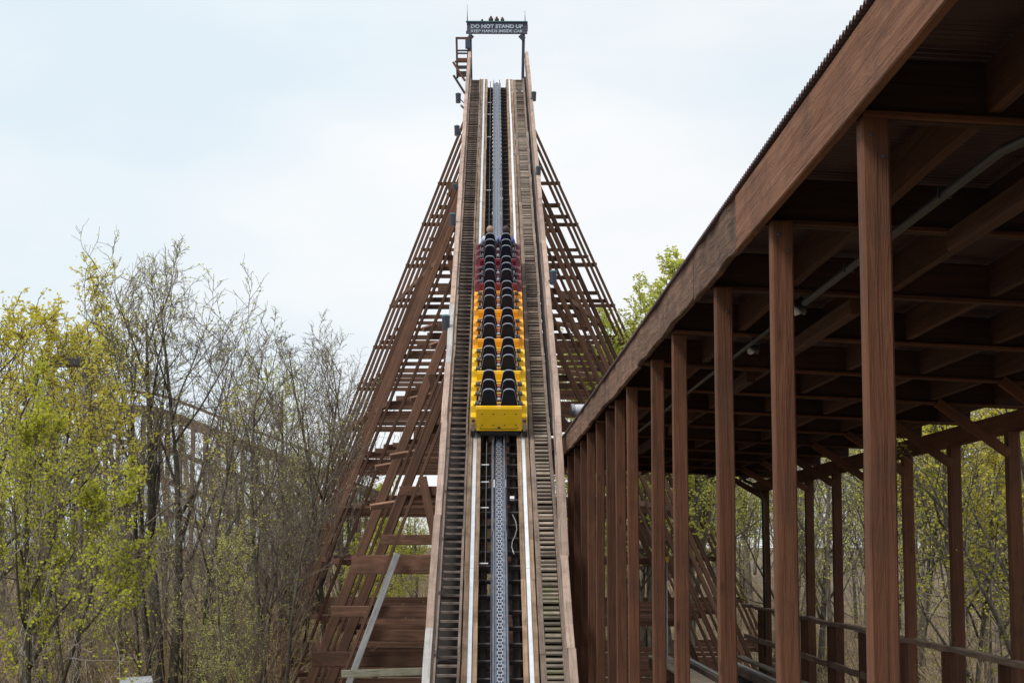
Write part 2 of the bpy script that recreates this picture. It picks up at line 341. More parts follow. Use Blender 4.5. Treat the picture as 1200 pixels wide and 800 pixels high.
# ------------------------------------------------------------------ ground
def terrain():
    V = []; Fc = []
    xs = [-900, -400, -200] + [-120 + 6 * i for i in range(41)] + [200, 400, 900]
    ys = [-300, -100, -40] + [-10 + 6 * i for i in range(36)] + [260, 400, 700, 1800]
    for y in ys:
        for x in xs:
            t = min(1, max(0, (y - 88) / 60)); t = t * t * (3 - 2 * t)
            z = 5.0 * t + 0.35 * noise.noise(Vector((x * .06, y * .06, 0))) + 0.12 * noise.noise(Vector((x * .4, y * .4, 3)))
            V.append((x, y, z))
    W = len(xs)
    for j in range(len(ys) - 1):
        for i in range(W - 1): Fc.append((j * W + i, j * W + i + 1, (j + 1) * W + i + 1, (j + 1) * W + i))
    m, n, l, b = newmat('leaf_litter_ground')
    g = n.new('ShaderNodeNewGeometry'); t = n.new('ShaderNodeTexNoise'); t.inputs['Scale'].default_value = 0.5; t.inputs['Detail'].default_value = 12; t.inputs['Roughness'].default_value = 0.75
    l.new(g.outputs['Position'], t.inputs['Vector']); r = n.new('ShaderNodeValToRGB')
    r.color_ramp.elements[0].position = 0.35; r.color_ramp.elements[0].color = (0.07, 0.055, 0.035, 1)
    r.color_ramp.elements[1].position = 0.66; r.color_ramp.elements[1].color = (0.17, 0.155, 0.06, 1)
    e = r.color_ramp.elements.new(0.5); e.color = (0.15, 0.105, 0.065, 1)
    l.new(t.outputs['Fac'], r.inputs[0]); l.new(r.outputs[0], b.inputs['Base Color']); b.inputs['Roughness'].default_value = 0.95
    tag(meshobj('ground', V, Fc, m, smooth=True), kind='structure')
terrain()

# ------------------------------------------------------------------ lift hill
lift = empty('lift_hill', (0, LP(0, S0).y, 0))
tag(lift, 'tall red brown timber lift hill with steep track between two walkways', 'coaster lift hill')

def lbeam2(name, ua, ub, wu, s0, s1, n0, n1, mat, parent, **kw):
    nc = (n0 + n1) / 2; return beam(name, LP(ua, s0, nc), LP(ub, s1, nc), wu, n1 - n0, mat, parent, Nd, **kw)
def lbeam(name, u0, u1, s0, s1, n0, n1, mat, parent, real=True, **kw):
    uc = (u0 + u1) / 2; nc = (n0 + n1) / 2
    fn = beam if real else ubeam
    return fn(name, LP(uc, s0, nc), LP(uc, s1, nc), u1 - u0, n1 - n0, mat, parent, Nd, **kw)
track = empty('track', (0, 0, 0), lift)
def run(name, u0, u1, n0, n1, mat, parent, pieces, wob=0.006, alt=None, s0=None, s1=None, seed=1):
    """a long member in end-to-end lengths, each board its own object"""
    a = S0 if s0 is None else s0; bb = STOP if s1 is None else s1
    rnd = random.Random(seed); cuts = [a + (bb - a) * i / pieces for i in range(pieces + 1)]
    for i in range(pieces):
        m = alt if (alt and rnd.random() < 0.22) else mat
        du = rnd.uniform(-.008, .008); dn = rnd.uniform(-.008, .006)
        lbeam(name, u0 + du, u1 + du, cuts[i] + .004, cuts[i + 1] - .004, n0 + dn, n1 + dn, m, parent, ch=0.006, seg=4, wob=wob, seed=rnd.random())
for sgn in (-1, 1):
    c = sgn * GA / 2
    for (a, b_) in ((-.135, -.045), (.05, .135)):
        run('track_rail_timber', c + a, c + b_, -.20, 0.0, M['track'], track, 14, seed=sgn * 7 + int(a * 100))
    run('track_core_timber', c - .042, c + .047, -.20, -.03, M['track'], track, 10, seed=3)
    run('running_strap', c - .040, c + .040, -.026, -.012, M['strap'], track, 9, wob=0.002, seed=sgn * 9)
# ties
nt_ = int((STOP - S0) / 0.62)
for i in range(nt_):
    s = S0 + .3 + i * .62
    ubeam('tie', LP(-1.15 if i % 4 == 0 else -.68, s, -.29), LP(1.15 if i % 4 == 0 else .68, s, -.29), .05, .075, M['tie'], track, Nd)
for u_ in (-.535, -.30, .30, .535): run('added_shade_joist', u_ - .06, u_ + .06, -.72, -.36, M['gap_shade'], track, 9, seed=31)  # joists added to block light and darken the gap under the rails
for u0_, u1_ in ((-1.14, -.70), (.70, 1.14)): run('added_shade_board', u0_, u1_, -.62, -.58, M['gap_shade'], track, 16, seed=33)  # dark boards added so the gaps in the walkways read as deep shade
for u0_, u1_ in ((-.42, -.17), (.17, .42)): run('added_shade_board', u0_, u1_, -.40, -.36, M['gap_shade'], track, 12, seed=35, s0=s_at(470))  # more dark boards added to close the gap beside the trough higher up
# chain trough
for sgn in (-1, 1):
    run('trough_wall', sgn * .125 - .018 , sgn * .125 + .018, -.235, -.03, M['channel'], track, 8, wob=0.001, seed=5)
    run('trough_flange', sgn * .155 - .010, sgn * .155 + .010, -.235, -.16, M['channel'], track, 8, wob=0.001, seed=6)
run('trough_floor', -.105, .105, -.232, -.17, M['trough'], track, 8, wob=0.001, seed=8)
V = []; Fc = []
npl = int((STOP - S0) / .115)
for i in range(npl):                         # rolling chain: side plates and pins
    s = S0 + i * .115
    if i % 2 == 0: offs = (-.022, .022)
    else: offs = (-.047, .047)
    for uo in offs:
        b0 = len(V)
        v, f = boxverts(-.009, .009, -.072, .072, -.022, .022)
        V += [LP(uo + p[0], s + p[1], -.125 + p[2]) for p in v]; Fc += [tuple(b0 + q for q in ff) for ff in f]
    b0 = len(V); v, f = boxverts(-.058, .058, -.013, .015, -.015, .015)
    V += [LP(p[0], s + .057 + p[1], -.125 + p[2]) for p in v]; Fc += [tuple(b0 + q for q in ff) for ff in f]
tag(inworld(meshobj('lift_chain', V, Fc, M['chain'], track)), kind='stuff')
# trigger rod beside the trough with brackets
inworld(tube('trigger_rod', [LP(-.27, s_at(655), -.1), LP(-.27, STOP, -.1)], .014, M['conduit'], track, 6))
for py in (118, 131.5, 158, 220, 540, 560, 590, 655):
    s = s_at(py); ubeam('rod_bracket', LP(-.39, s, -.09), LP(-.22, s, -.09), .035, .02, M['white'], track, Nd)
ubeam('tag_plate', LP(.27, s_at(580), -.1), LP(.27, s_at(577), -.1), .09, .05, M['white'], track, Nd)
cbl = [LP(.27 + .07 * math.sin(t * 2.4) + .02 * t, s_at(598) - t * 0.75, -.12 + .03 * math.cos(3 * t)) for t in [0, .4, .8, 1.2, 1.6, 2.0, 2.4]]
inworld(tube('loose_cable', cbl, .012, M['steel'], track, 5))
for py, hh in ((650, .5), (705, .3), (745, .5), (773, .5)):
    ubeam('post_stub', LP(.29, s_at(py + 10), -.45), LP(.29, s_at(py - 8), -.42), .08, .06, M['rail'], track, Nd)

# left stairs: horizontal treads between stringers
wl = empty('left_walkway', (0, 0, 0), lift)
run('stringer', -.735, -.685, -.16, .02, M['stringer'], wl, 12, seed=11)
run('stringer', -1.155, -1.09, -.14, .05, M['stringer'], wl, 12, seed=12)
ss = s_at(812); rnd = random.Random(3); i = 0
s = ss
while s < STOP:
    c = LP(-.91, s, -.03); wdt = .345
    c += Vector((0, rnd.uniform(-.01, .01), rnd.uniform(-.008, .008)))
    o = ubeam('stair_tread', c - Ud * wdt / 2 , c + Ud * wdt / 2, .13, .045, M['tread'], wl, (0, 0, 1))
    tstep = .325 if s < s_at(300) else .30
    s += tstep * rnd.uniform(.96, 1.04)
# dark boards added under the stair blacken the gaps between the treads
# right walkway: planks lying in the slope
wr = empty('right_walkway', (0, 0, 0), lift)
run('walkway_board', .685, .79, -.12, -.02, M['stringer'], wr, 12, seed=14)
run('stringer', 1.085, 1.155, -.12, .05, M['stringer'], wr, 12, seed=15)
s = ss
while s < STOP:
    py = proj(LP(.94, s))[1]
    pw = .15 * rnd.uniform(.72, 1.15); gap = rnd.uniform(.04, .09)
    tilt = -.25 * rnd.uniform(.6, 1.25)
    if py < 272 and py > 140: tilt *= .5; gap = .035 if rnd.random() < .7 else .08
    c = LP(.937, s, -.01 + rnd.uniform(-.008, .008))
    x_up = (Nd + Ldir * tilt * -1).normalized()
    mt = M['cleat'] if py > 690 + rnd.uniform(-50, 30) else (M['stringer'] if rnd.random() < .05 else M['plank'])
    o = ubeam('walkway_plank', c - Ud * .145 + Ud * rnd.uniform(-.006, .006), c + Ud * .145, pw, .035, mt, wr, x_up)
    s += pw + gap
# handrails
HR = 1.0
def handrail(side, ubase, name):
    e = empty(name, (0, 0, 0), lift)
    rr = random.Random(21 + side)
    cuts = []; s = S0
    while s < STOP + .4: cuts.append(s); s += rr.uniform(3.4, 4.8)
    cuts.append(STOP + .9)
    u = side * ubase
    sA, sB = s_at(740), s_at(500)
    def uof(q):
        if side < 0: return u
        t = min(1, max(0, (q - sA) / (sB - sA))); return 1.165 + (ubase - 1.165) * t
    for i in range(len(cuts) - 1):
        a, b_ = cuts[i], cuts[i + 1]
        if b_ - a < .5: continue
        pr = proj(LP(u, (a + b_) / 2, HR))[1]
        grey = side < 0 and (335 < pr < 430)
        if pr > 700 and side < 0: grey = pr > 765
        k = rr.uniform(-.012, .012)
        A, B = a + .004, b_ - .004; ua, ub = uof(a), uof(b_)
        lbeam2('top_rail', ua + k, ub + k, .13, A, B, HR - .02, HR + .03, M['railgrey'] if grey else M['rail'], e, ch=.006, seg=4, wob=.008, seed=i)
        lbeam2('mid_rail', ua, ub, .04, A, B, .44, .56, M['rail'], e, ch=.005, seg=3, wob=.008, seed=i + 50)
        if side > 0:
            lbeam2('mid_rail', ua - .055, ub - .055, .065, A, B, .55, .60, M['stringer'], e, ch=.005, seg=3, wob=.008, seed=i + 70)
            if ua > 1.25: lbeam2('toe_board', 1.218, 1.218, .10, A, B, -.12, -.06, M['gap_shade'], e, ch=.005, seg=3, wob=.008, seed=i + 75)
        lbeam2('side_rail', ua - side * .075, ub - side * .075, .04, A, B, HR - .16, HR - .04, M['stringer'], e, ch=.005, seg=4, wob=.008, seed=i + 90)
    s = S0 + .5
    while s < STOP + .5:
        b0 = LP(uof(s), s, -.25)
        top = b0 + Vector((0, 0, (HR + .2) / Nd.z))
        ubeam('rail_post', b0, top, .07, .09, M['stringer'], e, (0, 1, 0))
        s += 2.3
    return e
handrail(-1, 1.175, 'left_handrail')
handrail(1, 1.29, 'right_handrail')

# bents
BL = 0.385; BRt = 0.44
LV = 1.63
bents = []
Yb = 31.2; bi = 0
ends = []
while Yb < LP(0, STOP).y - .6:
    s = s_of_Y(Yb); top = LP(0, s, -.36); zt = top.z
    if zt < 1.0: Yb += 2.05; continue
    cx = top.x
    yt = proj(LP(-1.2, s))[1]
    b = empty('trestle_bent', (0, 0, 0), lift)
    tb = .17 if Yb > 55 else .2
    for u in (-1.12, -.5, .5, 1.12):
        ubeam('upright', (cx + u, Yb, 0), (cx + u, Yb, zt - .4), tb, tb, M['gap_shade'], b, (0, 1, 0))  # near-black instead of trestle brown, shade under the track put into the colour
    xl0 = cx - 1.2; xr0 = cx + 1.22
    hasL = Yb > 43 and yt > 128; hasR = Yb > 48 and yt > 128 and not (160 < yt < 177)
    band = 205 < yt < 262
    band = 208 < yt < 250
    if 255 < yt < 290 or 330 < yt < 352: hasL = False
    tw = .095 if Yb > 64.5 else (.19 if band else (.085 if bi % 4 else .15))
    if Yb < 52: tw = .25 if bi % 2 else .07
    if hasL:
        ubeam('batter_post', (xl0, Yb - .05, zt + .1), (xl0 - BL * (zt + .1), Yb - .05, 0), tw, .2, M['trestle'], b, (0, 1, 0))
        if False:
            ubeam('batter_post', (xl0 + .1, Yb + .12, zt - .6), (xl0 + .55 - BL * 1.0 * zt, Yb + .12, 0), .16, .14, M['trestle'], b, (0, 1, 0))
    if hasR:
        ubeam('batter_post', (xr0, Yb - .05, zt + .1), (xr0 + BRt * (zt + .1), Yb - .05, 0), min(tw, .15), .16, M['trestle'], b, (0, 1, 0))
        if False: ubeam('batter_post', (xr0 - .1, Yb + .12, zt - .6), (xr0 - .55 + BRt * zt, Yb + .12, 0), .16, .14, M['trestle'], b, (0, 1, 0))
    e_ = []
    z = 0.7
    # outermost bents start their ledgers lower
    ztop = min(zt - .7, 6 + (640 - 205) / F * Yb if Yb > 68 else 99)
    hh = .15 if Yb > 56 else (.16 if Yb > 48 else .22)
    rr = random.Random(bi * 13 + 1)
    while z < ztop:
        xa = xl0 - BL * (zt - z) - .12 if Yb > 43 and yt > 128 else cx - 1.25
        xb = xr0 + BRt * (zt - z) + .12 if Yb > 47.7 and yt > 128 and not (160 < yt < 177) else cx + (1.25 if Yb > 47 else 1.1)
        if not (not hasL and z > 5 and False):
            jit = rr.uniform(-.05, .05)
            ubeam('ledger', (xa, Yb + .14, z + jit), (xb, Yb + .14, z + rr.uniform(-.05, .05)), .07, hh * rr.uniform(.8, 1.15), M['trestle'], b, (0, 0, 1))
        e_.append((z, xa, xb)); z += LV
    ends.append((Yb, e_, hasL, hasR))
    # wind bracing in the plane of the bent
    if bi % 3 == 0 and zt > 8 and hasL:
        z1 = zt - 1.5; z0 = zt - 8
        ubeam('diagonal_brace', (xl0 - BL * (zt - z1), Yb - .2, z1), (cx - .4, Yb - .2, z0), .05, .2, M['trestle'], b, (0, 0, 1))
    if bi % 5 == 1 and zt > 8 and hasR:
        z1 = zt - 3.5; z0 = zt - 9
        ubeam('diagonal_brace', (cx + 1.2, Yb - .2, z1), (xr0 + BRt * (zt - z0), Yb - .2, z0), .05, .2, M['trestle'], b, (0, 0, 1))
    bi += 1; Yb += 2.05
# longitudinal girts joining the ledger ends
lg = empty('girts', (0, 0, 0), lift)
for (Ya, ea, la, ra), (Yc, ec, lc, rc) in zip(ends, ends[1:]):
    for k, ((za, xa, xb), (zc, xc, xd)) in enumerate(zip(ea, ec)):
        if la and lc and k % 3 == 0: ubeam('girt', (xa + .1, Ya, za), (xc + .1, Yc, zc), .06, .15, M['trestle'], lg)
        if ra and rc and k % 4 == 0: ubeam('girt', (xb - .1, Ya, za), (xd - .1, Yc, zc), .06, .15, M['trestle'], lg)
# pale outrigger planks and the silver brace on the nearest bents
for (ax, ay, bx, by, Y) in ((481, 468, 522, 460, 52.2), (504, 406, 522, 399, 55), (457, 535, 497, 528, 49), (434, 594, 474, 588, 47), (496, 386, 512, 381, 57), (440, 548, 470, 543, 50),
                            (650, 434, 700, 441, 57), (646, 378, 688, 385, 60), (668, 340, 688, 388, 62)):
    ubeam('outrigger_plank', at(ax, ay, Y - .25), at(bx, by, Y + .0), .12, .14, M['trestle_lit'], lift, (0, -.4, 1))
ubeam('silver_brace', at(466, 648, 43.2), at(407, 806, 43.2), .15, .06, M['silver'], lift, (0, 1, 0))
ubeam('silver_ledger', at(400, 789, 42.9), at(499, 786, 42.9), .05, .17, M['greenish'], lift, (0, 0, 1))
for (ax, bx, yy, Y, hgt, mm) in ((412, 521, 661, 43.4, .45, 'trestle'), (388, 521, 716, 43.6, .26, 'trestle'), (366, 521, 772, 43.8, .36, 'trestle'), (446, 521, 632, 43.4, .24, 'trestle'), (468, 521, 575, 43.4, .22, 'trestle')):
    ubeam('ledger', at(ax, yy, Y), at(bx, yy, Y), .09, hgt, M[mm], lift, (0, 0, 1))

# crest: a short level stretch and the far side drop, hidden behind the top of the climb
cp = [LP(0, STOP + .01, -.1), LP(0, STOP + 1.6, -.1) + Vector((0, 0, -.35)), LP(0, STOP + 3.4, -.1) + Vector((0, 0, -1.1))]
cp += [cp[-1] + Vector((0, 3, -.5)), cp[-1] + Vector((0, 6, -2.5)), cp[-1] + Vector((0, 14, -12)), cp[-1] + Vector((0, 21, -21))]
crest = empty('crest_track', (0, 0, 0), lift)
for a, b_ in zip(cp, cp[1:]):
    for u in (-.535, .535): ubeam('track_rail_timber', a + Ud * u, b_ + Ud * u, .27, .18, M['track'], crest)
for q in cp[2:]:
    for u in (-1.0, 1.0):
        if q.z > .6: ubeam('upright', (q.x + u, q.y, 0), (q.x + u, q.y, q.z), .18, .18, M['trestle'], crest, (0, 1, 0))

# ------------------------------------------------------------------ warning sign over the crest
YS = LP(0, STOP).y + 1.0
sg = empty('warning_sign', at(582, 90, YS)); tag(sg, 'weathered plank warning sign spanning two posts over the top of the lift', 'sign')
def P(px, py, dy=0.0): return at(px, py, YS + dy)
def wub(name, a, b_, wd, h, mat, par, up=None):
    o = ubeam(name, a, b_, wd, h, mat, par, up); return o
# sign boards
rr = random.Random(5)
for i in range(4):
    y = 27.6 + i * 3.55
    a = P(546.8 + rr.uniform(-.7, .7), y, 0); b_ = P(618 + rr.uniform(-.7, .7), y + .3, 0)
    wub('sign_board', a, b_, .06, 3.6 / F * YS, M['sign'], sg)
wub('sign_cap', P(546, 25.8, -.02), P(618.2, 26.1, -.02), .16, .05, M['teal'], sg)
for (x0, x1) in ((551, 552.0), (613.5, 612.6)):
    wub('sign_post', P(x0, 40.5, .12), P(x1, 97, .12), .13, .13, M['lamp'], sg, (0, 1, 0))
wub('corner_bracket', P(553.5, 41.5, .02), P(548.8, 46.2, .02), .2, .1, M['lamp'], sg, (0, 1, 0))
wub('corner_bracket', P(609.5, 41.5, .02), P(614.0, 46.2, .02), .2, .1, M['lamp'], sg, (0, 1, 0))
def text(body, px, py, hpx, wpx, mat, par, bold=.0):
    cu = bpy.data.curves.new('lettering', 'FONT'); cu.body = body; cu.size = 1.0; cu.align_x = 'CENTER'; cu.align_y = 'CENTER'; cu.extrude = 0.012; cu.offset = bold; cu.resolution_u = 3
    t = bpy.data.objects.new('lettering', cu); link(t)
    bpy.context.view_layer.update()
    dg = bpy.context.evaluated_depsgraph_get(); me = bpy.data.meshes.new_from_object(t.evaluated_get(dg))
    bpy.data.objects.remove(t)
    xs = [v.co.x for v in me.vertices]; ys = [v.co.y for v in me.vertices]
    sw = (wpx / F * YS) / (max(xs) - min(xs)); sh = (hpx / F * YS) / (max(ys) - min(ys))
    mx_, my_ = (max(xs) + min(xs)) / 2, (max(ys) + min(ys)) / 2
    c = P(px, py, -.05)
    for v in me.vertices: v.co = Vector(((v.co.x - mx_) * sw, -v.co.z, (v.co.y - my_) * sh)) 
    par_ = list(range(len(me.vertices)))
    def find(a):
        while par_[a] != a: par_[a] = par_[par_[a]]; a = par_[a]
        return a
    for ed_ in me.edges: par_[find(ed_.vertices[0])] = find(ed_.vertices[1])
    groups = {}
    for f_ in me.polygons: groups.setdefault(find(f_.vertices[0]), []).append(tuple(f_.vertices))
    for gi, fl_ in groups.items():
        idx = {}; vv = []; ff = []
        for f_ in fl_:
            for q in f_:
                if q not in idx: idx[q] = len(vv); vv.append(me.vertices[q].co.copy())
            ff.append(tuple(idx[q] for q in f_))
        o = meshobj('letter', vv, ff, mat, par); o.location = c - Vector(par.location)
text('DO NOT STAND UP', 582.3, 31.2, 4.9, 62.5, M['letter'], sg, .05)
text('KEEP HANDS INSIDE CAR', 582.3, 36.7, 3.7, 62.5, M['letter'], sg, .035)
# rods on the sign
tube_o = []
for (x0, y0, y1) in ((547.8, 6, 26), (615.4, 13, 26)):
    o = tube('lightning_rod', [P(x0, y1) - Vector(sg.location), P(x0 - .4, y0) - Vector(sg.location)], [.022, .012], M['steel'], sg, 6)
# four birds perched on the sign
def bird(px, py_top, hgt, face, label):
    H = hgt / F * YS; base = P(px, 26.2, 0.0)
    V = []; Fc = []
    prof = [(0.0, .0, .05), (.06, .03, .12), (.2, .02, .24), (.4, 0, .28), (.6, -.02, .25), (.76, -.05, .16), (.85, -.07, .115), (.93, -.09, .125), (.99, -.09, .09), (1.01, -.09, .03)]
    n = 10
    for z, oy, r in prof:
        V += [Vector(((r * 1.5 * math.cos(2 * PI * i / n)) * H, (oy + r * .95 * math.sin(2 * PI * i / n)) * H, z * H)) for i in range(n)]
    for j in range(len(prof) - 1):
        for i in range(n): Fc.append((j * n + i, j * n + (i + 1) % n, (j + 1) * n + (i + 1) % n, (j + 1) * n + i))
    Fc.append(tuple(range(n - 1, -1, -1))); Fc.append(tuple((len(prof) - 1) * n + i for i in range(n)))
    def cone(a, b_, r0):
        bs = len(V); x, y, z = frame(b_ - a); V.extend(ring(a, x, y, r0, 5)); V.append(b_)
        for k in range(5): Fc.append((bs + k, bs + (k + 1) % 5, bs + 5))
    cone(Vector((0, -.18, .93)) * H, Vector((0, -.34, .88)) * H, .045 * H)       # beak
    cone(Vector((0, .14, .25)) * H, Vector((0, .42, -.12)) * H, .14 * H)          # tail
    for sx in (-1, 1):
        cone(Vector((sx * .2, .02, .62)) * H, Vector((sx * .16, .34, .02)) * H, .12 * H)   # folded wing
        cone(Vector((sx * .08, 0, .1)) * H, Vector((sx * .08, -.03, -.04)) * H, .03 * H)
    o = meshobj('bird', V, Fc, M['bird'], smooth=True); o.location = base; o.rotation_euler = (0, 0, face)
    tag(o, label, 'bird', 'birds perched on the warning sign')
bird(565, 24, 4.0, .5, 'lowest hunched dark bird at the left of the row on the sign')
bird(575.3, 20, 7.2, .1, 'tallest dark bird, second from left on the sign')
bird(582.2, 20.7, 6.6, -.2, 'slim dark bird between the tallest bird and the rightmost bird')
bird(588.8, 21.2, 6.2, -.5, 'rightmost dark bird perched on the sign')

# maintenance platform left of the crest
pf = empty('crest_platform', at(543, 100, YS - .6)); tag(pf, 'small timber railed platform bracketed to the left of the lift crest', 'platform')
def Q(px, py, dy=0.0): return at(px, py, YS - .6 + dy)
for dy in (0, .9):
    wub('platform_post', Q(535, 44, dy), Q(536, 92, dy), .09, .09, M['trestle'], pf, (0, 1, 0))
    wub('platform_post', Q(549.5, 44, dy), Q(547.5, 92, dy), .09, .09, M['trestle'], pf, (0, 1, 0))
    for y in (45, 59.5, 62.8): wub('platform_rail', Q(534.5, y, dy), Q(550, y, dy), .05, .07 if y > 50 else .1, M['lamp'] if y > 50 else M['trestle'], pf)
for k in range(5): wub('platform_plank', Q(533, 72.5, .05 + k * .2), Q(549, 72.5, .05 + k * .2), .18, .05, M['trestle'], pf)
wub('platform_skirt', Q(534.5, 70.5, -.06), Q(548.5, 70.5, -.06), .05, .17, M['trestle'], pf)
wub('platform_skirt', Q(534.5, 79, -.06), Q(547.5, 79, -.06), .05, .15, M['tie'], pf)
wub('platform_skirt', Q(535, 87, -.06), Q(546.5, 87, -.06), .05, .25, M['tie'], pf)
wub('platform_brace', Q(531, 73, -.15), Q(545, 95, -.15), .09, .09, M['trestle'], pf, (0, 1, 0))
wub('platform_brace', Q(531.5, 88.5, -.15), Q(545, 110, -.15), .09, .09, M['tie'], pf, (0, 1, 0))
wub('control_cabinet', Q(548.0, 47, -.1), Q(548.0, 57, -.1), .2, .16, M['dark_sheet'], pf, (0, 1, 0))

# lamps along the handrails
def lamp(px, py, hpx, wpx, side, label):
    u = side * 1.3; s = s_at(py + hpx / 2, .95, u); base = LP(u, s, .95)
    Y = base.y; c = at(px, py, Y)
    e = empty('rail_lamp', c); H = hpx / F * Y * .5; r = wpx / F * Y / 2
    lathe('housing', [(r * .88, -H), (r * .9, -H * .9), (r, H * .62), (r, H * .72)], M['lamp'], e, 14)
    lathe('cap', [(r * 1.08, H * .72), (r * 1.08, H * .85), (r * .72, H), (r * .2, H * 1.03)], M['teal'], e, 14)
    lathe('lens', [(r * .55, -H * 1.06), (r * .72, -H)], M['white'], e, 14)
    tube('bracket', [Vector((-side * r * .8, 0, -H * .3)), Vector((base - c)) + Vector((-side * .05, 0, 0))], .02, M['lamp'], e, 6)
    tag(e, label, 'lamp', 'lamps along the lift handrails')
lamp(537, 115, 12, 6.5, -1, 'dark cylindrical lamp left of the rail just below the crest platform')
lamp(535.5, 153, 12.5, 6.5, -1, 'dark lamp outside left handrail where the left batter posts begin')
lamp(530.5, 257, 15, 7, -1, 'dark lamp on the left rail beside the train front')
lamp(522.5, 378, 19, 9.5, -1, 'largest dark lamp, left of the handrail with silver grey top board')
lamp(533, 219, 7, 6, -1, 'short domed lamp on the left rail above the broad batter posts')
lamp(625.5, 113, 11.5, 6, 1, 'topmost dark lamp outside the right handrail against the sky')
lamp(631, 201, 13.5, 6, 1, 'dark lamp on the right rail crossing the thin batter posts')
lamp(648.3, 325, 17, 8.5, 1, 'dark lamp standing off the right rail in front of the lattice')
# small camera box on the left rail
tag(tube('rail_camera', [at(540.2, 123.5, LP(0, STOP).y - 5.4), at(545.5, 128.5, LP(0, STOP).y - 5.2)], .05, M['steel'], None, 8), 'small grey camera poking out of the left rail below the topmost lamp', 'camera')

# large white floodlight at the shed's far end
c = at(680, 480, 46.0); fl = empty('floodlight', c); tag(fl, 'white drum shaped floodlight on a post behind the end of the shed roof', 'floodlight')
rot = Matrix.Rotation(R(90), 4, 'Y') @ Matrix.Rotation(R(-8), 4, 'X')
lathe('drum', [(.11, -.2), (.135, -.12), (.14, 0), (.14, .3), (.12, .36)], M['white'], fl, 18, rot)
lathe('face_rim', [(.145, -.24), (.15, -.2), (.15, -.16), (.14, -.15)], M['steel'], fl, 18, rot)
tube('mounting_post', [(-.08, 0, -.14), (-.08, 0, -c.z)], .05, M['steel'], fl)
tube('cross_arm', [(-.12, .0, -.2), (.2, 0, -.22)], .03, M['yellowtag'], fl)

# ------------------------------------------------------------------ train
SR = s_at(512)
train = empty('coaster_train', LP(0, SR, 0)); tag(train, 'roller coaster train of yellow, amber and red cars climbing the lift', 'coaster train')
TM = Matrix((Ud * .965, Ldir * .95, Nd * .82)).transposed().to_4x4(); TM.translation = LP(0, SR, 0)
train.matrix_world = TM
train['label'] = 'roller coaster train of yellow, amber and red cars climbing the lift'
def prism(name, pts, x0, x1, mat, par, bev=0.0):   # outline in (y,z), extruded along x
    n = len(pts); V = [(x0, a, b_) for a, b_ in pts] + [(x1, a, b_) for a, b_ in pts]
    f = [tuple(range(n)), tuple(range(2 * n - 1, n - 1, -1))] + [(i, i + n, (i + 1) % n + n, (i + 1) % n) for i in range(n)]
    o = meshobj(name, V, f, mat, par)
    bm = bmesh.new(); bm.from_mesh(o.data); bmesh.ops.recalc_face_normals(bm, faces=bm.faces[:])
    if bev: bmesh.ops.bevel(bm, geom=bm.edges[:], offset=bev, segments=1, affect='EDGES')
    bm.to_mesh(o.data); bm.free(); return o
def seat_outline(wb, wt, h, n=8):
    pts = [(-wb / 2, 0), (wb / 2, 0)]; r = wt * .42
    pts += [(wb / 2 * .985, h * .35)]
    for i in range(n + 1):
        a = i / n * PI / 2; pts.append((wt / 2 - r + r * math.cos(a), h - r + r * math.sin(a)))
    for i in range(n + 1):
        a = PI / 2 + i / n * PI / 2; pts.append((-wt / 2 + r + r * math.cos(a), h - r + r * math.sin(a)))
    pts += [(-wb / 2 * .985, h * .35)]
    return pts
def flat_prism(name, pts, y0, y1, mat, par, shear=0.0):
    n = len(pts); V = [(a, y0 + shear * b_, b_) for a, b_ in pts] + [(a, y1 + shear * b_, b_) for a, b_ in pts]
    f = [tuple(range(n)), tuple(range(2 * n - 1, n - 1, -1))] + [(i, i + n, (i + 1) % n + n, (i + 1) % n) for i in range(n)]
    o = meshobj(name, V, f, mat, par); bm = bmesh.new(); bm.from_mesh(o.data); bmesh.ops.recalc_face_normals(bm, faces=bm.faces[:]); bm.to_mesh(o.data); bm.free(); return o
ROWS = (.17, .81, 1.45)
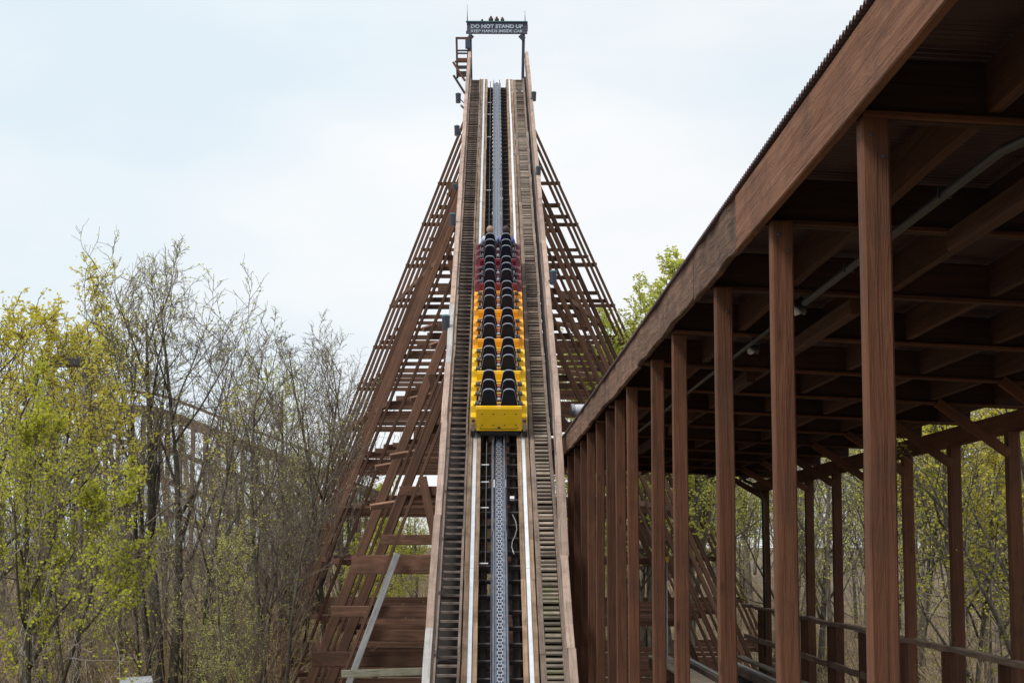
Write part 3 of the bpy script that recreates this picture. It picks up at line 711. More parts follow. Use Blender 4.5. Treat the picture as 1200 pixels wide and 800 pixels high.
def make_car(paint, last):
    car = empty('car', (0, 0, 0), train)
    # side panels with a raised shoulder for each row
    prof = [(0, .22), (2.05, .22), (2.18, .42), (2.12, .62)]
    for r0 in reversed(ROWS):
        prof += [(r0 + .50, .60), (r0 + .42, .80), (r0 + .22, .86), (r0 + .08, .80), (r0 + .02, .62)]
    prof += [(0, .60)]
    for sx in (-1, 1):
        prism('side_panel', prof, sx * .655 if sx > 0 else -.655, sx * .52, paint, car, bev=.012)
    box('floor_pan', -.52, .52, 0.04, 2.05, .22, .30, M['black'], car)
    prism('nose_panel', [(1.98, .22), (2.20, .30), (2.20, .55), (2.02, .78), (1.98, .78)], -.515, .515, paint, car, bev=.01)
    rp_ = box('rear_panel', -.53, .53, -.045, .0, .20, .86, paint, car, bev=.012)
    if last:
        for bx in (-.39, -.13, .13, .39):
            for bz in (.70, .38):
                lathe('bolt', [(.016, 0), (.016, .012), (.008, .016)], M['black'], rp_, 8, Matrix.Translation((bx, -.045, bz)) @ Matrix.Rotation(R(90), 4, 'X'))
        box('panel_seam', -.43, .43, -.052, -.044, .262, .272, M['black'], rp_)
        box('panel_seam', -.43, -.42, -.052, -.044, .262, .32, M['black'], rp_)
        box('panel_seam', .42, .43, -.052, -.044, .262, .32, M['black'], rp_)
        box('latch', -.028, .028, -.058, -.044, .285, .325, M['black'], rp_)
    box('crossbar', -.53, .53, -.02, .055, .862, .90, paint, car, bev=.012)
    for r0 in ROWS:
        for sx in (-1, 1):
            pts = [(a + sx * .235, b_ + .56) for a, b_ in seat_outline(.40, .27, .76)]
            sb = flat_prism('seat_back', pts, r0 + .02, r0 + .10, M['vinyl'], car, shear=-.05)
            pts2 = [(a * 1.0 + sx * .235, b_ + .565) for a, b_ in seat_outline(.41, .278, .772)]
            flat_prism('seat_trim', pts2, r0 + .045, r0 + .085, M['piping'], sb, shear=-.05)
            box('seat_cushion', sx * .235 - .17, sx * .235 + .17, r0 + .12, r0 + .48, .50, .60, M['orange'] if paint is not M['red'] else M['red'], car, bev=.02)
            pad = lathe('restraint_pad', [(.03, -.055), (.062, -.035), (.066, .035), (.03, .055)], M['pad'], car, 12, Matrix.Translation((sx * .50, r0 + .02, .90)) @ Matrix.Rotation(R(90), 4, 'Y'))
            box('restraint_bracket', sx * .44 - .035, sx * .44 + .035, r0 - .01, r0 + .08, .70, .80, M['white'], car, bev=.015)
        tube('lap_bar', [(-.60, r0 + .10, .84), (-.2, r0 + .14, .86), (.2, r0 + .14, .86), (.60, r0 + .10, .84)], .022, paint, car, 6)
        box('center_divider', -.085, .085, r0 + .1, r0 + .2, .60, .80, paint if paint is M['red'] else M['orange'], car, bev=.015)
        lathe('release_knob', [(.03, 0), (.045, .02), (.045, .06), (.02, .08)], M['white'], car, 10, Matrix.Translation((0, r0 - .02, .72)))
    for sx in (-1, 1):
        for yy in (.32, 1.75):
            wh = lathe('wheel', [(.06, -.05), (.13, -.05), (.135, -.03), (.135, .03), (.13, .05), (.06, .05)], M['black'], car, 18, Matrix.Translation((sx * .535, yy, .135)) @ Matrix.Rotation(R(90), 4, 'Y'))
        box('wheel_guard', sx * .60 - .055, sx * .60 + .055, -.02, .10, .02, .20, M['black'], car, bev=.01)
        box('corner_fitting', sx * .60 - .04, sx * .60 + .04, -.05, -.005, .20, .42, M['steel'], car, bev=.008)
        lathe('tow_eye', [(.02, -.02), (.045, -.01), (.045, .01), (.02, .02)], M['pad'], car, 10, Matrix.Translation((sx * .59, -.04, .50)) @ Matrix.Rotation(R(90), 4, 'X'))
    box('axle', -.50, .50, .28, .36, .10, .18, M['black'], car)
    box('axle', -.50, .50, 1.71, 1.79, .10, .18, M['black'], car)
    box('drawbar', -.06, .06, 2.05, 2.42, .12, .2, M['black'], car)
    box('rear_bumper', -.45, .45, -.03, .04, .04, .16, M['black'], car, bev=.02)
    return car
def dup_part(o, parent):
    c = o.copy(); COL.objects.link(c); c.parent = parent
    for ch in o.children: dup_part(ch, c)
    return c
PITCHC = 2.375
cars = []
for k, (mt, last) in enumerate((('yellow', True), ('yellow', False), ('amber', False), ('amber', False), ('red', False), ('red', False))):
    if k in (3, 5): c = dup_part(cars[-1], train)
    else: c = make_car(M[mt], last)
    c['label'] = {'yellow': 'bright yellow three row car', 'amber': 'amber orange three row car', 'red': 'dark red three row car'}[mt]
    c.location = (0, k * PITCHC, 0)
    cars.append(c)

# two riders in the front row
def rider(sx, shirt, hair, label, arms_up=0):
    base = LP(sx * .226, SR + (5 * PITCHC + ROWS[2] + .12) * .95, .42)
    e = empty('person', base); M4 = Matrix((Ud, Ldir, Nd)).transposed().to_4x4(); M4.translation = base; e.matrix_world = M4
    def skin(name, verts, edges, rad, mats, parent, root=0, lv=2):
        me = bpy.data.meshes.new(name); me.from_pydata(verts, edges, []); me.materials.append(mats)
        o = bpy.data.objects.new(name, me); link(o); o.parent = parent
        md = o.modifiers.new('skin', 'SKIN'); md.use_smooth_shade = True
        for i, sv in enumerate(me.skin_vertices[0].data): sv.radius = (rad[i], rad[i]); sv.use_root = (i == root)
        o.modifiers.new('sub', 'SUBSURF').levels = lv; o.modifiers['sub'].render_levels = lv
        return o
    # pelvis, spine, neck, head, shoulders, arms, hips, knees, feet
    v = [(0, .05, .08), (0, .04, .28), (0, .04, .46), (0, .05, .56), (0, .07, .66), (0, .09, .74),
         (-.17, .05, .47), (-.24, .14, .24), (-.17, .36, .20), (-.15, .43, .20),
         (.17, .05, .47), (.24, .14, .24), (.17, .36, .20), (.15, .43, .20),
         (-.09, .08, .06), (-.11, .44, .10), (-.11, .52, -.26), (-.11, .62, -.29),
         (.09, .08, .06), (.11, .44, .10), (.11, .52, -.26), (.11, .62, -.29)]
    ed = [(0, 1), (1, 2), (2, 3), (3, 4), (4, 5), (2, 6), (6, 7), (7, 8), (8, 9), (2, 10), (10, 11), (11, 12), (12, 13), (0, 14), (14, 15), (15, 16), (16, 17), (0, 18), (18, 19), (19, 20), (20, 21)]
    rd = [.13, .13, .14, .05, .085, .07, .065, .045, .033, .03, .065, .045, .033, .03, .085, .06, .04, .035, .085, .06, .04, .035]
    skin('body', v, ed, rd, M['skin'], e)
    sv = [(0, .05, .06), (0, .04, .28), (0, .04, .47), (-.17, .05, .47), (-.235, .12, .29), (.17, .05, .47), (.235, .12, .29)]
    skin('shirt', sv, [(0, 1), (1, 2), (2, 3), (3, 4), (2, 5), (5, 6)], [.145, .15, .15, .085, .06, .085, .06], shirt, e)
    tv = [(0, .05, .05), (-.1, .1, .06), (-.11, .44, .10), (-.11, .51, -.2), (.1, .1, .06), (.11, .44, .10), (.11, .51, -.2)]
    skin('trousers', tv, [(0, 1), (1, 2), (2, 3), (0, 4), (4, 5), (5, 6)], [.14, .095, .07, .055, .095, .07, .055], M['denim'], e)
    prof = [(.02, .835), (.06, .825), (.09, .79), (.103, .74), (.10, .69), (.08, .65)]
    h = lathe('hair', prof[::-1], hair, e, 14, Matrix.Translation((0, .06, 0)))
    for sx2 in (-1, 1):        # hands: palm, four fingers and a thumb closed on the bar
        hv = [(sx2 * .15, .43, .20), (sx2 * .15, .50, .21)]; he = [(0, 1)]; hr = [.028, .03]
        for q in range(4):
            b0 = len(hv); xx = sx2 * .15 + (q - 1.5) * .018
            hv += [(xx, .535 + .004 * (1.5 - abs(q - 1.5)), .225), (xx, .555, .20), (xx, .54, .178)]; he += [(1, b0), (b0, b0 + 1), (b0 + 1, b0 + 2)]; hr += [.009, .008, .007]
        b0 = len(hv); hv += [(sx2 * .115, .47, .20), (sx2 * .10, .51, .185)]; he += [(0, b0), (b0, b0 + 1)]; hr += [.01, .008]
        skin('hand', hv, he, hr, M['skin'], e, lv=1)
    fa = lathe('nose', [(.014, 0), (.004, .03)], M['skin'], e, 6, Matrix.Translation((0, .165, .70)) @ Matrix.Rotation(R(-90), 4, 'X'))
    for sx2 in (-1, 1): lathe('ear', [(.012, -.01), (.024, 0), (.012, .01)], M['skin'], e, 8, Matrix.Translation((sx2 * .088, .075, .705)) @ Matrix.Rotation(R(90), 4, 'Y'))
    tag(e, label, 'person')
rider(-1, M['shirtblue'], M['hairfair'], 'person with fair hair and pale blue shirt in the front row, left seat')
rider(1, M['shirtpurple'], M['hairbrown'], 'person with brown hair and lavender shirt in the front row, right seat')

# ------------------------------------------------------------------ covered brake shed on the right
SA = Vector((-40 / F, 1, 0)).normalized(); SRt = Vector((SA.y, -SA.x, 0))
def SP(X, Y, Z): return CAM + SRt * X + SA * Y + Vector((0, 0, Z))
def Hs(Y): return 2.20 - .0065 * Y
FALL = .05
def HX(X, Y): return Hs(Y) - FALL * (X - 2)
shed = empty('covered_shed', SP(4.5, 9, -6)); SL = Vector(shed.location)
tag(shed, 'long open sided timber shed with corrugated roof and close set red brown posts', 'shed')
def sb(name, a, b_, w_, h_, mat, up=None, par=None, **kw):
    pr = par if par else shed
    off = SL
    o = beam(name, a, b_, w_, h_, mat, pr, up, **kw)
    return o
dxs = [711, 474, 361, 289, 238, 211, 182, 168, 156, 143, 133.5, 125, 116.5, 109]
near = [F * 2 / d for d in dxs]
near = [-12, -9, -6, -3, 0.1, 3.1] + near
farY = [F * 7 / (3.5 / (.00211 + .00069 * k)) for k in range(-3, 15)]
farY = [F * 7 / (3.5 / (.00211 + .00069 * k)) for k in range(-8, 15)]
pi_ = 0
for Y in near:
    wd = .14 if Y < 25 else .14
    rr = random.Random(int(Y * 10))
    sb('post', SP(2 + rr.uniform(-.012, .012), Y, -6), SP(2 + rr.uniform(-.01, .01), Y, Hs(Y) - .0), wd, .14, M['post'], up=SA, ch=.01, seg=10, wob=.004, seed=pi_); pi_ += 1
for k, Y in enumerate(farY):
    if Y > 48: break
    rr = random.Random(int(Y * 10) + 5)
    sb('post', SP(7 + rr.uniform(-.02, .02), Y, -6), SP(7, Y, HX(7, Y) - .30), .17, .17, M['post'], up=SA, ch=.01, seg=8, wob=.005, seed=100 + k)
    # roof beam across, knee brace to the far post
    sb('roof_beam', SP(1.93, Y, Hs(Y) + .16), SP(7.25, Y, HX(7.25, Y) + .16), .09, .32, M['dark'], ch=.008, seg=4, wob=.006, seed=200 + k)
    sb('ceiling_batten', SP(1.93, Y - .07, Hs(Y) + .02), SP(7.25, Y - .07, HX(7.25, Y) + .02), .045, .035, M['post'], ch=.006, seed=220 + k)
    sb('knee_brace', SP(6.0, Y - .09, HX(6.0, Y) + .03), SP(6.93, Y - .09, 1.2), .07, .13, M['post'], ch=.008, seed=240 + k)
    # purlins between the cross beams
    Y2 = farY[k + 1] if k + 1 < len(farY) else Y + 3
    Y1 = Y + (.05)
    for X in (2.6, 3.42, 4.25, 5.1, 5.95, 6.8):
        if Y2 > 48.5: break
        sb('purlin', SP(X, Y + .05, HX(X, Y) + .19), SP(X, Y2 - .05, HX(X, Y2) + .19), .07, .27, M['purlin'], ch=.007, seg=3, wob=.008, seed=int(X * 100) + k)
    if k % 2 == 0 and Y2 < 48: sb('roof_brace', SP(3.15, Y + .1, HX(3, Y) - .06), SP(3.15, Y2 - .1, HX(3, Y2) - .06), .1, .14, M['purlin'], ch=.01, seed=900 + k)
# far side plate
for i in range(-2, 8):
    a, b_ = -1 + i * 6.1, -1 + (i + 1) * 6.1
    sb('side_plate', SP(7.12, a + .01, HX(7, a) - .15), SP(7.12, b_ - .01, HX(7, b_) - .15), .09, .28, M['post'], ch=.01, seg=3, wob=.01, seed=300 + i)
# fascia boards on the near eave
cuts = [-13.4, -7, -1.2, 4.1, 13.05, 15.8, 21.5, 26.0, 31.2, 37.4, 43, 47.4]
for i in range(len(cuts) - 1):
    a, b_ = cuts[i], cuts[i + 1]
    thick = .40 if i < 4 else .40 - .02 * (i % 2)
    dz = (-.03 if i < 4 else 0.02) + (.015 if i % 2 else -.01)
    Xf = 1.87 if i < 4 else 1.885
    sb('fascia_board', SP(Xf, a + .004, Hs(a) + thick / 2 + dz), SP(Xf, b_ - .004, Hs(b_) + thick / 2 + dz), 0.055, thick, M['fascia'] if i < 4 else M['fascia_old'], ch=.008, seg=10 if i > 3 else 5, wob=.012 if i > 3 else .004, seed=400 + i)
# corrugated roof
V = []; Fc = []
pitch = .085; Y = -1.3; k = 0; sub = 5
nY = int((47.6 + 13.5) / (pitch / sub))
for j in range(nY + 1):
    Yj = -13.5 + j * pitch / sub
    zz = .016 * math.cos(2 * PI * j / sub)
    for X in (1.825, 7.6):
        p = SP(X, Yj, HX(X, Yj) + .405 + zz) ; V.append(p - SL); V.append(p - SL + Vector((0, 0, -.004)))
for j in range(nY):
    a = j * 4; b_ = a + 4
    Fc += [(a, a + 2, b_ + 2, b_), (a + 1, b_ + 1, b_ + 3, a + 3), (a, b_, b_ + 1, a + 1), (a + 2, a + 3, b_ + 3, b_ + 2)]
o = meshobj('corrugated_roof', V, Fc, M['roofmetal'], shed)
# walkway, track and handrail inside the shed
zt_ = -2.85
bt = empty('brake_run', SP(5.8, 20, -6)); BLc = Vector(bt.location)
tag(bt, 'timber brake run track with side walkways inside the shed', 'coaster track')
def bb(name, a, b_, w_, h_, mat, up=None, unit=False, **kw):
    o = (ubeam if unit else beam)(name, a, b_, w_, h_, mat, bt, up, **kw); return o
for i in range(-2, 10):
    a, b_ = -2 + i * 5, 3 + i * 5
    for X in (5.35, 6.32):
        bb('track_rail_timber', SP(X, a, zt_ - .08), SP(X, b_ - .01, zt_ - .08), .26, .2, M['stringer'], ch=.006, seg=3, wob=.006, seed=i + 1000)
        bb('running_strap', SP(X, a, zt_ + .03), SP(X, b_ - .01, zt_ + .03), .09, .012, M['steel'], ch=.002)
    bb('walkway_board', SP(4.5, a, zt_ + .06), SP(4.5, b_ - .012, zt_ + .06), .26, .05, M['cleat'], ch=.006, seg=3, wob=.008, seed=20 + i)
    bb('walkway_board', SP(4.78, a, zt_ + .05), SP(4.78, b_ - .012, zt_ + .05), .26, .05, M['cleat'], ch=.006, seg=3, wob=.008, seed=40 + i)
    bb('walkway_board', SP(6.72, a, zt_ + .05), SP(6.72, b_ - .012, zt_ + .05), .22, .05, M['cleat'], ch=.006, seg=3, wob=.008, seed=60 + i)
    bb('edge_beam', SP(4.42, a, zt_ - .12), SP(4.42, b_ - .012, zt_ - .12), .07, .24, M['post'], ch=.006)
    for Z, hh in ((-1.48, .075), (-2.28, .12)):
        bb('hand_rail', SP(6.86, a, Z), SP(6.86, b_ - .012, Z), .15 if Z > -2 else .05, hh, M['ledgebrown'], ch=.006, seg=8, wob=.018, seed=80 + i + int(Z * 10))
for i in range(78):
    Y = -1.5 + i * .62; bb('tie', SP(4.45, Y, zt_ - .25), SP(7.0, Y, zt_ - .25), .14, .12, M['tie'], unit=True)
for k, Y in enumerate(farY):
    if Y > 48: break
    bb('rail_post', SP(6.95, Y + .35, -3.1), SP(6.95, Y + .35, -1.5), .24, .09, M['post'], up=SA, ch=.008, seed=k)
    bb('support_post', SP(4.5, Y + .2, -6), SP(4.5, Y + .2, zt_ - .32), .2, .2, M['post'], up=SA, ch=.008, seed=k)
    bb('support_post', SP(4.5, Y + 1.6, -6), SP(4.5, Y + 1.6, zt_ - .32), .28, .06, M['post'], up=SA, ch=.008, seed=k)
    bb('support_post', SP(6.6, Y + .2, -6), SP(6.6, Y + .2, zt_ - .32), .2, .2, M['post'], up=SA, ch=.008, seed=k)
    bb('cap_timber', SP(4.3, Y + .2, zt_ - .42), SP(7.1, Y + .2, zt_ - .42), .12, .2, M['post'], ch=.008, seed=k)
BM = None
for Y in near:
    if not 6 < Y < 30: continue
    for dz, dx_ in ((-.09, -.03), (-.20, .03)):
        o = lathe('bolt', [(.011, 0), (.010, .008), (.004, .010)], M['pad'], shed, 8) if BM is None else link(bpy.data.objects.new('bolt', BM))
        BM = o.data; o.parent = shed
        for yy in (-.071,):
            m = Matrix.Rotation(R(90), 4, 'X'); m.translation = SP(2 + dx_, Y + yy, Hs(Y) + dz); setworld(o, m)
for Y in (5.2, 7.9, 10.6, 13.4, 18, 24):
    sb('pipe_clamp', SP(2.68, Y, HX(2.7, Y) - .045), SP(2.76, Y, HX(2.7, Y) - .045), .02, .07, M['conduit'], ch=.004)
# conduit below the roof and down a far post, with small lamps
def lshift(pts): return [Vector(p) - SL for p in pts]
tube('conduit', lshift([SP(2.72, 3, HX(2.7, 3) - .04), SP(2.72, 8.6, HX(2.7, 8.6) - .04), SP(2.73, 8.9, HX(2.7, 9) - .1), SP(2.72, 9.4, HX(2.7, 9.4) - .06), SP(2.71, 15.2, HX(2.7, 15) - .06)]), .028, M['conduit'], shed, 10)
tube('conduit', lshift([SP(2.7, 15.3, HX(2.7, 15) - .07), SP(2.7, 21.5, HX(2.7, 21) - .05), SP(2.69, 35, HX(2.7, 35) - .05)]), .02, M['conduit'], shed, 8)
pC = F * 7 / (855 - 560)
tube('conduit', lshift([SP(6.4, 48 * .93, 1.60), SP(6.7, 44.6, 1.45), SP(6.86, 44.6, 1.1), SP(6.87, 44.6, -2.6)]), .035, M['conduit'], shed, 8)
def small_lamp(px, py, Y, label):
    c = at(px, py, Y); e = empty('shed_lamp', c); tag(e, label, 'lamp')
    lathe('shade', [(.02, .06), (.035, .05), (.075, -.02), (.08, -.05)], M['conduit'], e, 14, Matrix.Rotation(R(35), 4, 'Y'))
    lathe('bulb_glass', [(.03, -.03), (.04, -.07), (.02, -.10)], M['white'], e, 10, Matrix.Rotation(R(35), 4, 'Y'))
    tube('stem', [(0, 0, .05), (.0, .0, .2)], .015, M['conduit'], e, 6)
small_lamp(938, 357, 15.4, 'small grey lamp on the conduit under the roof behind the second post')
small_lamp(884, 405, 19.0, 'small bell shaped lamp hung under the roof beside the third post')
o = box('warning_tag', -.07, .07, -.01, .01, -.07, .07, M['yellowtag'], None); o.location = at(780.5, 655, 45.5); tag(o, 'small yellow square marker seen between posts inside the shed', 'marker')
tube_m = tube('marker_post', [(0, .03, .05), (0, .03, -5.0)], .03, M['steel'], o, 6)

# ------------------------------------------------------------------ far trestle behind the left trees
ft = empty('far_trestle', at(250, 700, 92)); FTL = Vector(ft.location); tag(ft, 'weathered brown coaster trestle seen through the bare trees at left', 'coaster trestle')
def fb(name, a, b_, w_, h_, mat=None, up=None):
    o = ubeam(name, a, b_, w_, h_, mat or M['trestle_far'], ft, up); return o
def topy(px):
    if px < 110: return 474
    if px < 190: return 474 + (px - 110) * .12
    return 483.6 + (px - 190) * .385
prev = None
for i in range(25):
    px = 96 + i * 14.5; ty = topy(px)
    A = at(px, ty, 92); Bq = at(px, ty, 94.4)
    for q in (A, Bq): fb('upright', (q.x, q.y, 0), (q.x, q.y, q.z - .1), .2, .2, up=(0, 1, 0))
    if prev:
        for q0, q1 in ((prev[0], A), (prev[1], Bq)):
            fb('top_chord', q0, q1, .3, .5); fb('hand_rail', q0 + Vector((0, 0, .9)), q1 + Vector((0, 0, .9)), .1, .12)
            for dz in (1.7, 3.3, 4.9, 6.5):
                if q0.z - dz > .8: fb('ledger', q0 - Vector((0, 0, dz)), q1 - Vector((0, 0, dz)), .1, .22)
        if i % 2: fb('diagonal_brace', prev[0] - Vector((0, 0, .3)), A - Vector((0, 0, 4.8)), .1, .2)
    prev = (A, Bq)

# ------------------------------------------------------------------ small things among the left trees
e = empty('mast_light', at(76, 424, 50)); tag(e, 'dark grey box light on a pole between the yellow trees', 'mast light')
box('light_box', -.38, .5, -.2, .2, -.13, .11, M['lamp'], e, bev=.03); box('vent_fins', -.1, .48, -.15, .15, .112, .17, M['teal'], e, bev=.02)
tube('mast', [(.55, 0, -.16), (.55, 0, -e.location.z)], [.06, .1], M['bark'], e); tube('stay', [(-.8, 0, -.1), (-1.1, 0, -1.2)], .04, M['bark'], e)
ht = empty('utility_hut', at(168, 812, 42)); ht.location.z = 0
hz = at(168, 798.6, 42).z; tag(ht, 'low hut with a pale metal roof edge at the bottom of the trees', 'hut')
box('wall', -.32, .32, .1, 1.6, 0, hz - .1, M['stringer'], ht); box('roof', -.36, .36, -.1, 1.8, hz - .06, hz, M['strap'], ht); ht.rotation_euler = (0, R(-3), R(12))
box('door', -.2, .2, .06, .12, .05, hz - .3, M['dark_sheet'], ht)

# ------------------------------------------------------------------ trees
def grow_tree(seed, height, r0, trunk_dirs, nl, l2, l3, l4, spread, leafd, leafsz, leafmat, barkm, low=.35, twigr=.0075, up=.10, crown_len=.42, skew=0):
    """returns meshes: trunk and limbs, twigs, leaves"""
    rnd = random.Random(seed)
    TV, TF, WV, WF, LV_, LF = [], [], [], [], [], []
    tips = []
    def path(p, d, L, n, wig, upf):
        pts = [p.copy()]; d = d.normalized()
        for i in range(n):
            d = (d + Vector((rnd.gauss(0, wig), rnd.gauss(0, wig), rnd.gauss(0, wig) * .6 + upf))).normalized()
            p = p + d * (L / n); pts.append(p.copy())
        return pts
    def side(d, ang):
        x, y, z = frame(d); a = rnd.uniform(0, 2 * PI)
        return (z * math.cos(ang) + (x * math.cos(a) + y * math.sin(a)) * math.sin(ang)).normalized()
    def interp(pts, t):
        f = t * (len(pts) - 1); i = min(int(f), len(pts) - 2); q = f - i
        return pts[i].lerp(pts[i + 1], q), (pts[i + 1] - pts[i]).normalized()
    def branch(p, d, L, r, lev):
        n = (9, 6, 5, 4, 3)[lev]; wig = (.035, .10, .15, .19, .22)[lev]
        pts = path(p, d, L, n, wig, (0.02, up * .8, up, up * .7, up * .4)[lev])
        rr = [max(twigr * .6, r * (1 - .88 * (i / n))) for i in range(n + 1)]
        if lev <= 1: tube_into(TV, TF, pts, rr, 7 if lev == 0 else 5)
        else: tube_into(WV, WF, pts, [max(twigr * (1.35 if lev < 4 else .9), q) for q in rr], 4 if lev == 2 else 3)
        if lev >= 3: tips.append(pts)
        if lev == 4: return
        cnt = (nl, l2, l3, l4)[lev]; cnt = max(1, int(cnt * rnd.uniform(.75, 1.25)))
        lo = (low, .2, .2, .15)[lev]
        for i in range(cnt):
            t = lo + (1 - lo) * ((i + rnd.random()) / cnt); t = min(t, .985)
            q, dd = interp(pts, t)
            ang = R(rnd.uniform(*((spread - 14, spread + 14), (25, 60), (25, 65), (25, 70))[lev]))
            Lc = L * (crown_len * (1.25 - t * .75), .50 * (1.2 - .5 * t), .5, .5)[lev] * rnd.uniform(.7, 1.2)
            if lev == 0: Lc = height * crown_len * (1.15 - .75 * (t - lo) / (1 - lo)) * rnd.uniform(.65, 1.15)
            rc = max(twigr, r * (1 - .8 * t) * (.55, .55, .5, .5)[lev])
            branch(q, side(dd, ang), Lc, rc, lev + 1)
    for (dx, dy, hf, rf) in trunk_dirs:
        branch(Vector((dx * .3, dy * .3, -.2)), Vector((dx, dy, 1)), height * hf, r0 * rf, 0)
    if leafd > 0:
        for pts in tips:
            for _ in range(max(0, int(leafd * rnd.uniform(.3, 1.7) + rnd.random()))):
                q, dd = interp(pts, rnd.uniform(.25, 1)); q = q + Vector((rnd.gauss(0, .05), rnd.gauss(0, .05), rnd.gauss(0, .05)))
                s = leafsz * rnd.uniform(.6, 1.35); a = Vector((rnd.gauss(0, 1), rnd.gauss(0, 1), rnd.gauss(0, .7))).normalized(); x, y, z = frame(a)
                b0 = len(LV_); LV_.extend([q - x * s * .5, q - y * s * .3, q + x * s * .5, q + y * s * .34]); LF.append((b0, b0 + 1, b0 + 2, b0 + 3))
    def mk(nm, V_, F_, mt, sm):
        me = bpy.data.meshes.new(nm); me.from_pydata([tuple(v) for v in V_], [], F_); me.materials.append(mt)
        if sm: me.polygons.foreach_set('use_smooth', [True] * len(me.polygons))
        me.update(); return me
    res = {'trunk': mk('trunk', TV, TF, barkm, True), 'twigs': mk('twigs', WV, WF, M['twig'] if barkm is not M['barkpale'] else barkm, True)}
    if LF: res['foliage'] = mk('foliage', LV_, LF, leafmat, False)
    zs = sorted(v.z for v in WV); res['h'] = zs[int(len(zs) * .985)]
    return res
ONE = ((0, 0, 1, 1),)
T = {}
T['forked'] = grow_tree(11, 14, .24, ((-.02, 0, .96, 1), (.10, .05, .98, .75), (-.16, .04, .86, .6)), 9, 7, 6, 4, 34, .55, .075, M['leafm'], M['barkdark'], low=.40, crown_len=.36, up=.13, twigr=.0062)
T['bare'] = grow_tree(12, 14, .17, ((0, 0, 1, 1), (.13, -.03, .82, .6)), 11, 6, 6, 4, 30, .12, .07, M['leafm'], M['bark'], low=.3, crown_len=.32, up=.13, twigr=.006)
T['bare2'] = grow_tree(13, 13, .14, ((.03, 0, 1, 1),), 13, 6, 5, 4, 32, .22, .07, M['leafm'], M['barkdark'], low=.28, crown_len=.34, up=.13, twigr=.006)
T['slender'] = grow_tree(14, 15, .12, ((-.03, 0, 1, 1),), 12, 4, 3, 3, 30, 1.6, .10, M['leafy'], M['bark'], low=.42, crown_len=.20)
T['leafgreen'] = grow_tree(15, 9, .16, ((.05, 0, 1, 1), (-.22, .1, .85, .8), (.3, .0, .8, .7)), 9, 7, 5, 3, 42, 6, .085, M['leafg'], M['barkdark'], low=.35, crown_len=.36)
T['leafyellow'] = grow_tree(16, 13, .18, ((0, 0, 1, 1), (.16, .02, .88, .7)), 11, 6, 5, 3, 42, 4.8, .10, M['leafy'], M['barkdark'], low=.42, crown_len=.34)
T['budding'] = grow_tree(17, 14, .20, ((0, 0, 1, 1), (-.14, .02, .85, .6)), 11, 6, 5, 3, 38, 3.2, .075, M['leafm'], M['bark'], low=.28, crown_len=.34)
T['budding2'] = grow_tree(18, 13, .20, ((.1, 0, 1, 1),), 12, 6, 5, 3, 42, 4.8, .075, M['leafg'], M['bark'], low=.2, crown_len=.36)
T['airy'] = grow_tree(23, 13, .2, ((0, 0, 1, 1), (.12, 0, .9, .6), (-.15, 0, .92, .6)), 14, 7, 5, 3, 46, 8, .10, M['leafm'], M['bark'], low=.35, crown_len=.34)
T['pale'] = grow_tree(19, 5, .014, ((.2, 0, 1, 1), (-.1, .1, .9, .8), (.5, 0, .8, .7)), 7, 4, 2, 1, 40, 0, .1, None, M['barkpale'], low=.15, crown_len=.5, twigr=.0035)
LOOK = {'airy': 'airy yellow green', 'bare': 'bare grey', 'bare2': 'dark thin bare', 'budding': 'pale green budding', 'budding2': 'bright green budding', 'slender': 'slender yellow tufted', 'leafyellow': 'yellow leaved', 'leafgreen': 'fresh green'}
def lab(kind, zone): return LOOK[kind] + ' tree ' + zone
def zoneL(px): return 'in the woods at the far left edge' if px < 110 else ('in the woods behind the tallest left tree' if px < 270 else 'in the woods just left of the lift lattice')
def zoneR(px): return 'seen past the near shed posts beside the lift' if px < 880 else ('seen through the middle bays of the shed' if px < 1060 else 'seen through the open right end of the shed')
def place_tree(kind, px, Y, ytop, label, group=None, rz=None, sxy=1.0, rnd=random.Random(77)):
    t = T[kind]; X = (px - 600) / F * Y
    zt2 = 6 + (640 - ytop) / F * Y
    g = max(0, min(1, (Y - 88) / 60)); g = 5 * g * g * (3 - 2 * g) - .15
    sc = max(.3, (zt2 - g) / t['h'])
    e = empty('tree', (X, Y, g)); e.scale = (sc * sxy, sc * sxy, sc); e.rotation_euler = (0, 0, rnd.uniform(0, 6.28) if rz is None else rz)
    for nm in ('trunk', 'twigs', 'foliage'):
        if nm in t:
            o = bpy.data.objects.new(nm, t[nm]); link(o); o.parent = e
            if nm != 'trunk': o['kind'] = 'stuff'
    tag(e, label, 'tree', group); return e
# named trees on the left
place_tree('forked', 200, 50, 292, 'tallest tree at left, forked bare trunk with sparse yellow leaves in its top', rz=0)
place_tree('leafyellow', 4, 46, 285, 'yellow leaved tree at the left edge of the picture', rz=.4)
place_tree('leafgreen', 34, 38, 452, 'bright green bushy tree leaning over the left edge', rz=0, sxy=.75)
place_tree('leafyellow', 92, 60, 328, 'yellow leaved tree behind the box light', rz=2.2)
place_tree('slender', 150, 54, 362, 'slender straight tree with yellow tufts left of the tallest tree', rz=1)
place_tree('bare', 322, 50, 378, 'bare tree with upswept twigs midway between tallest tree and lift', rz=.3)
place_tree('bare2', 388, 66, 392, 'bare grey tree nearest the left side of the lift lattice', rz=1.3)
place_tree('bare', 268, 58, 408, 'bare tree close behind the right side of the tallest tree', rz=2.9)
place_tree('budding', 345, 66, 430, 'tree with green buds behind the midway bare tree', rz=.8)
place_tree('bare2', 230, 44, 470, 'dark dense bare tree with curved limbs in front of the tallest tree', rz=4)
place_tree('pale', -22, 26, 590, 'pale leafless branches reaching in at the lower left edge', rz=0, sxy=.7)
place_tree('slender', 262, 46, 455, 'short slender tree right of the tallest tree', rz=3)
place_tree('leafgreen', 442, 84, 600, 'low green tree in front of the lift lattice foot', rz=2)
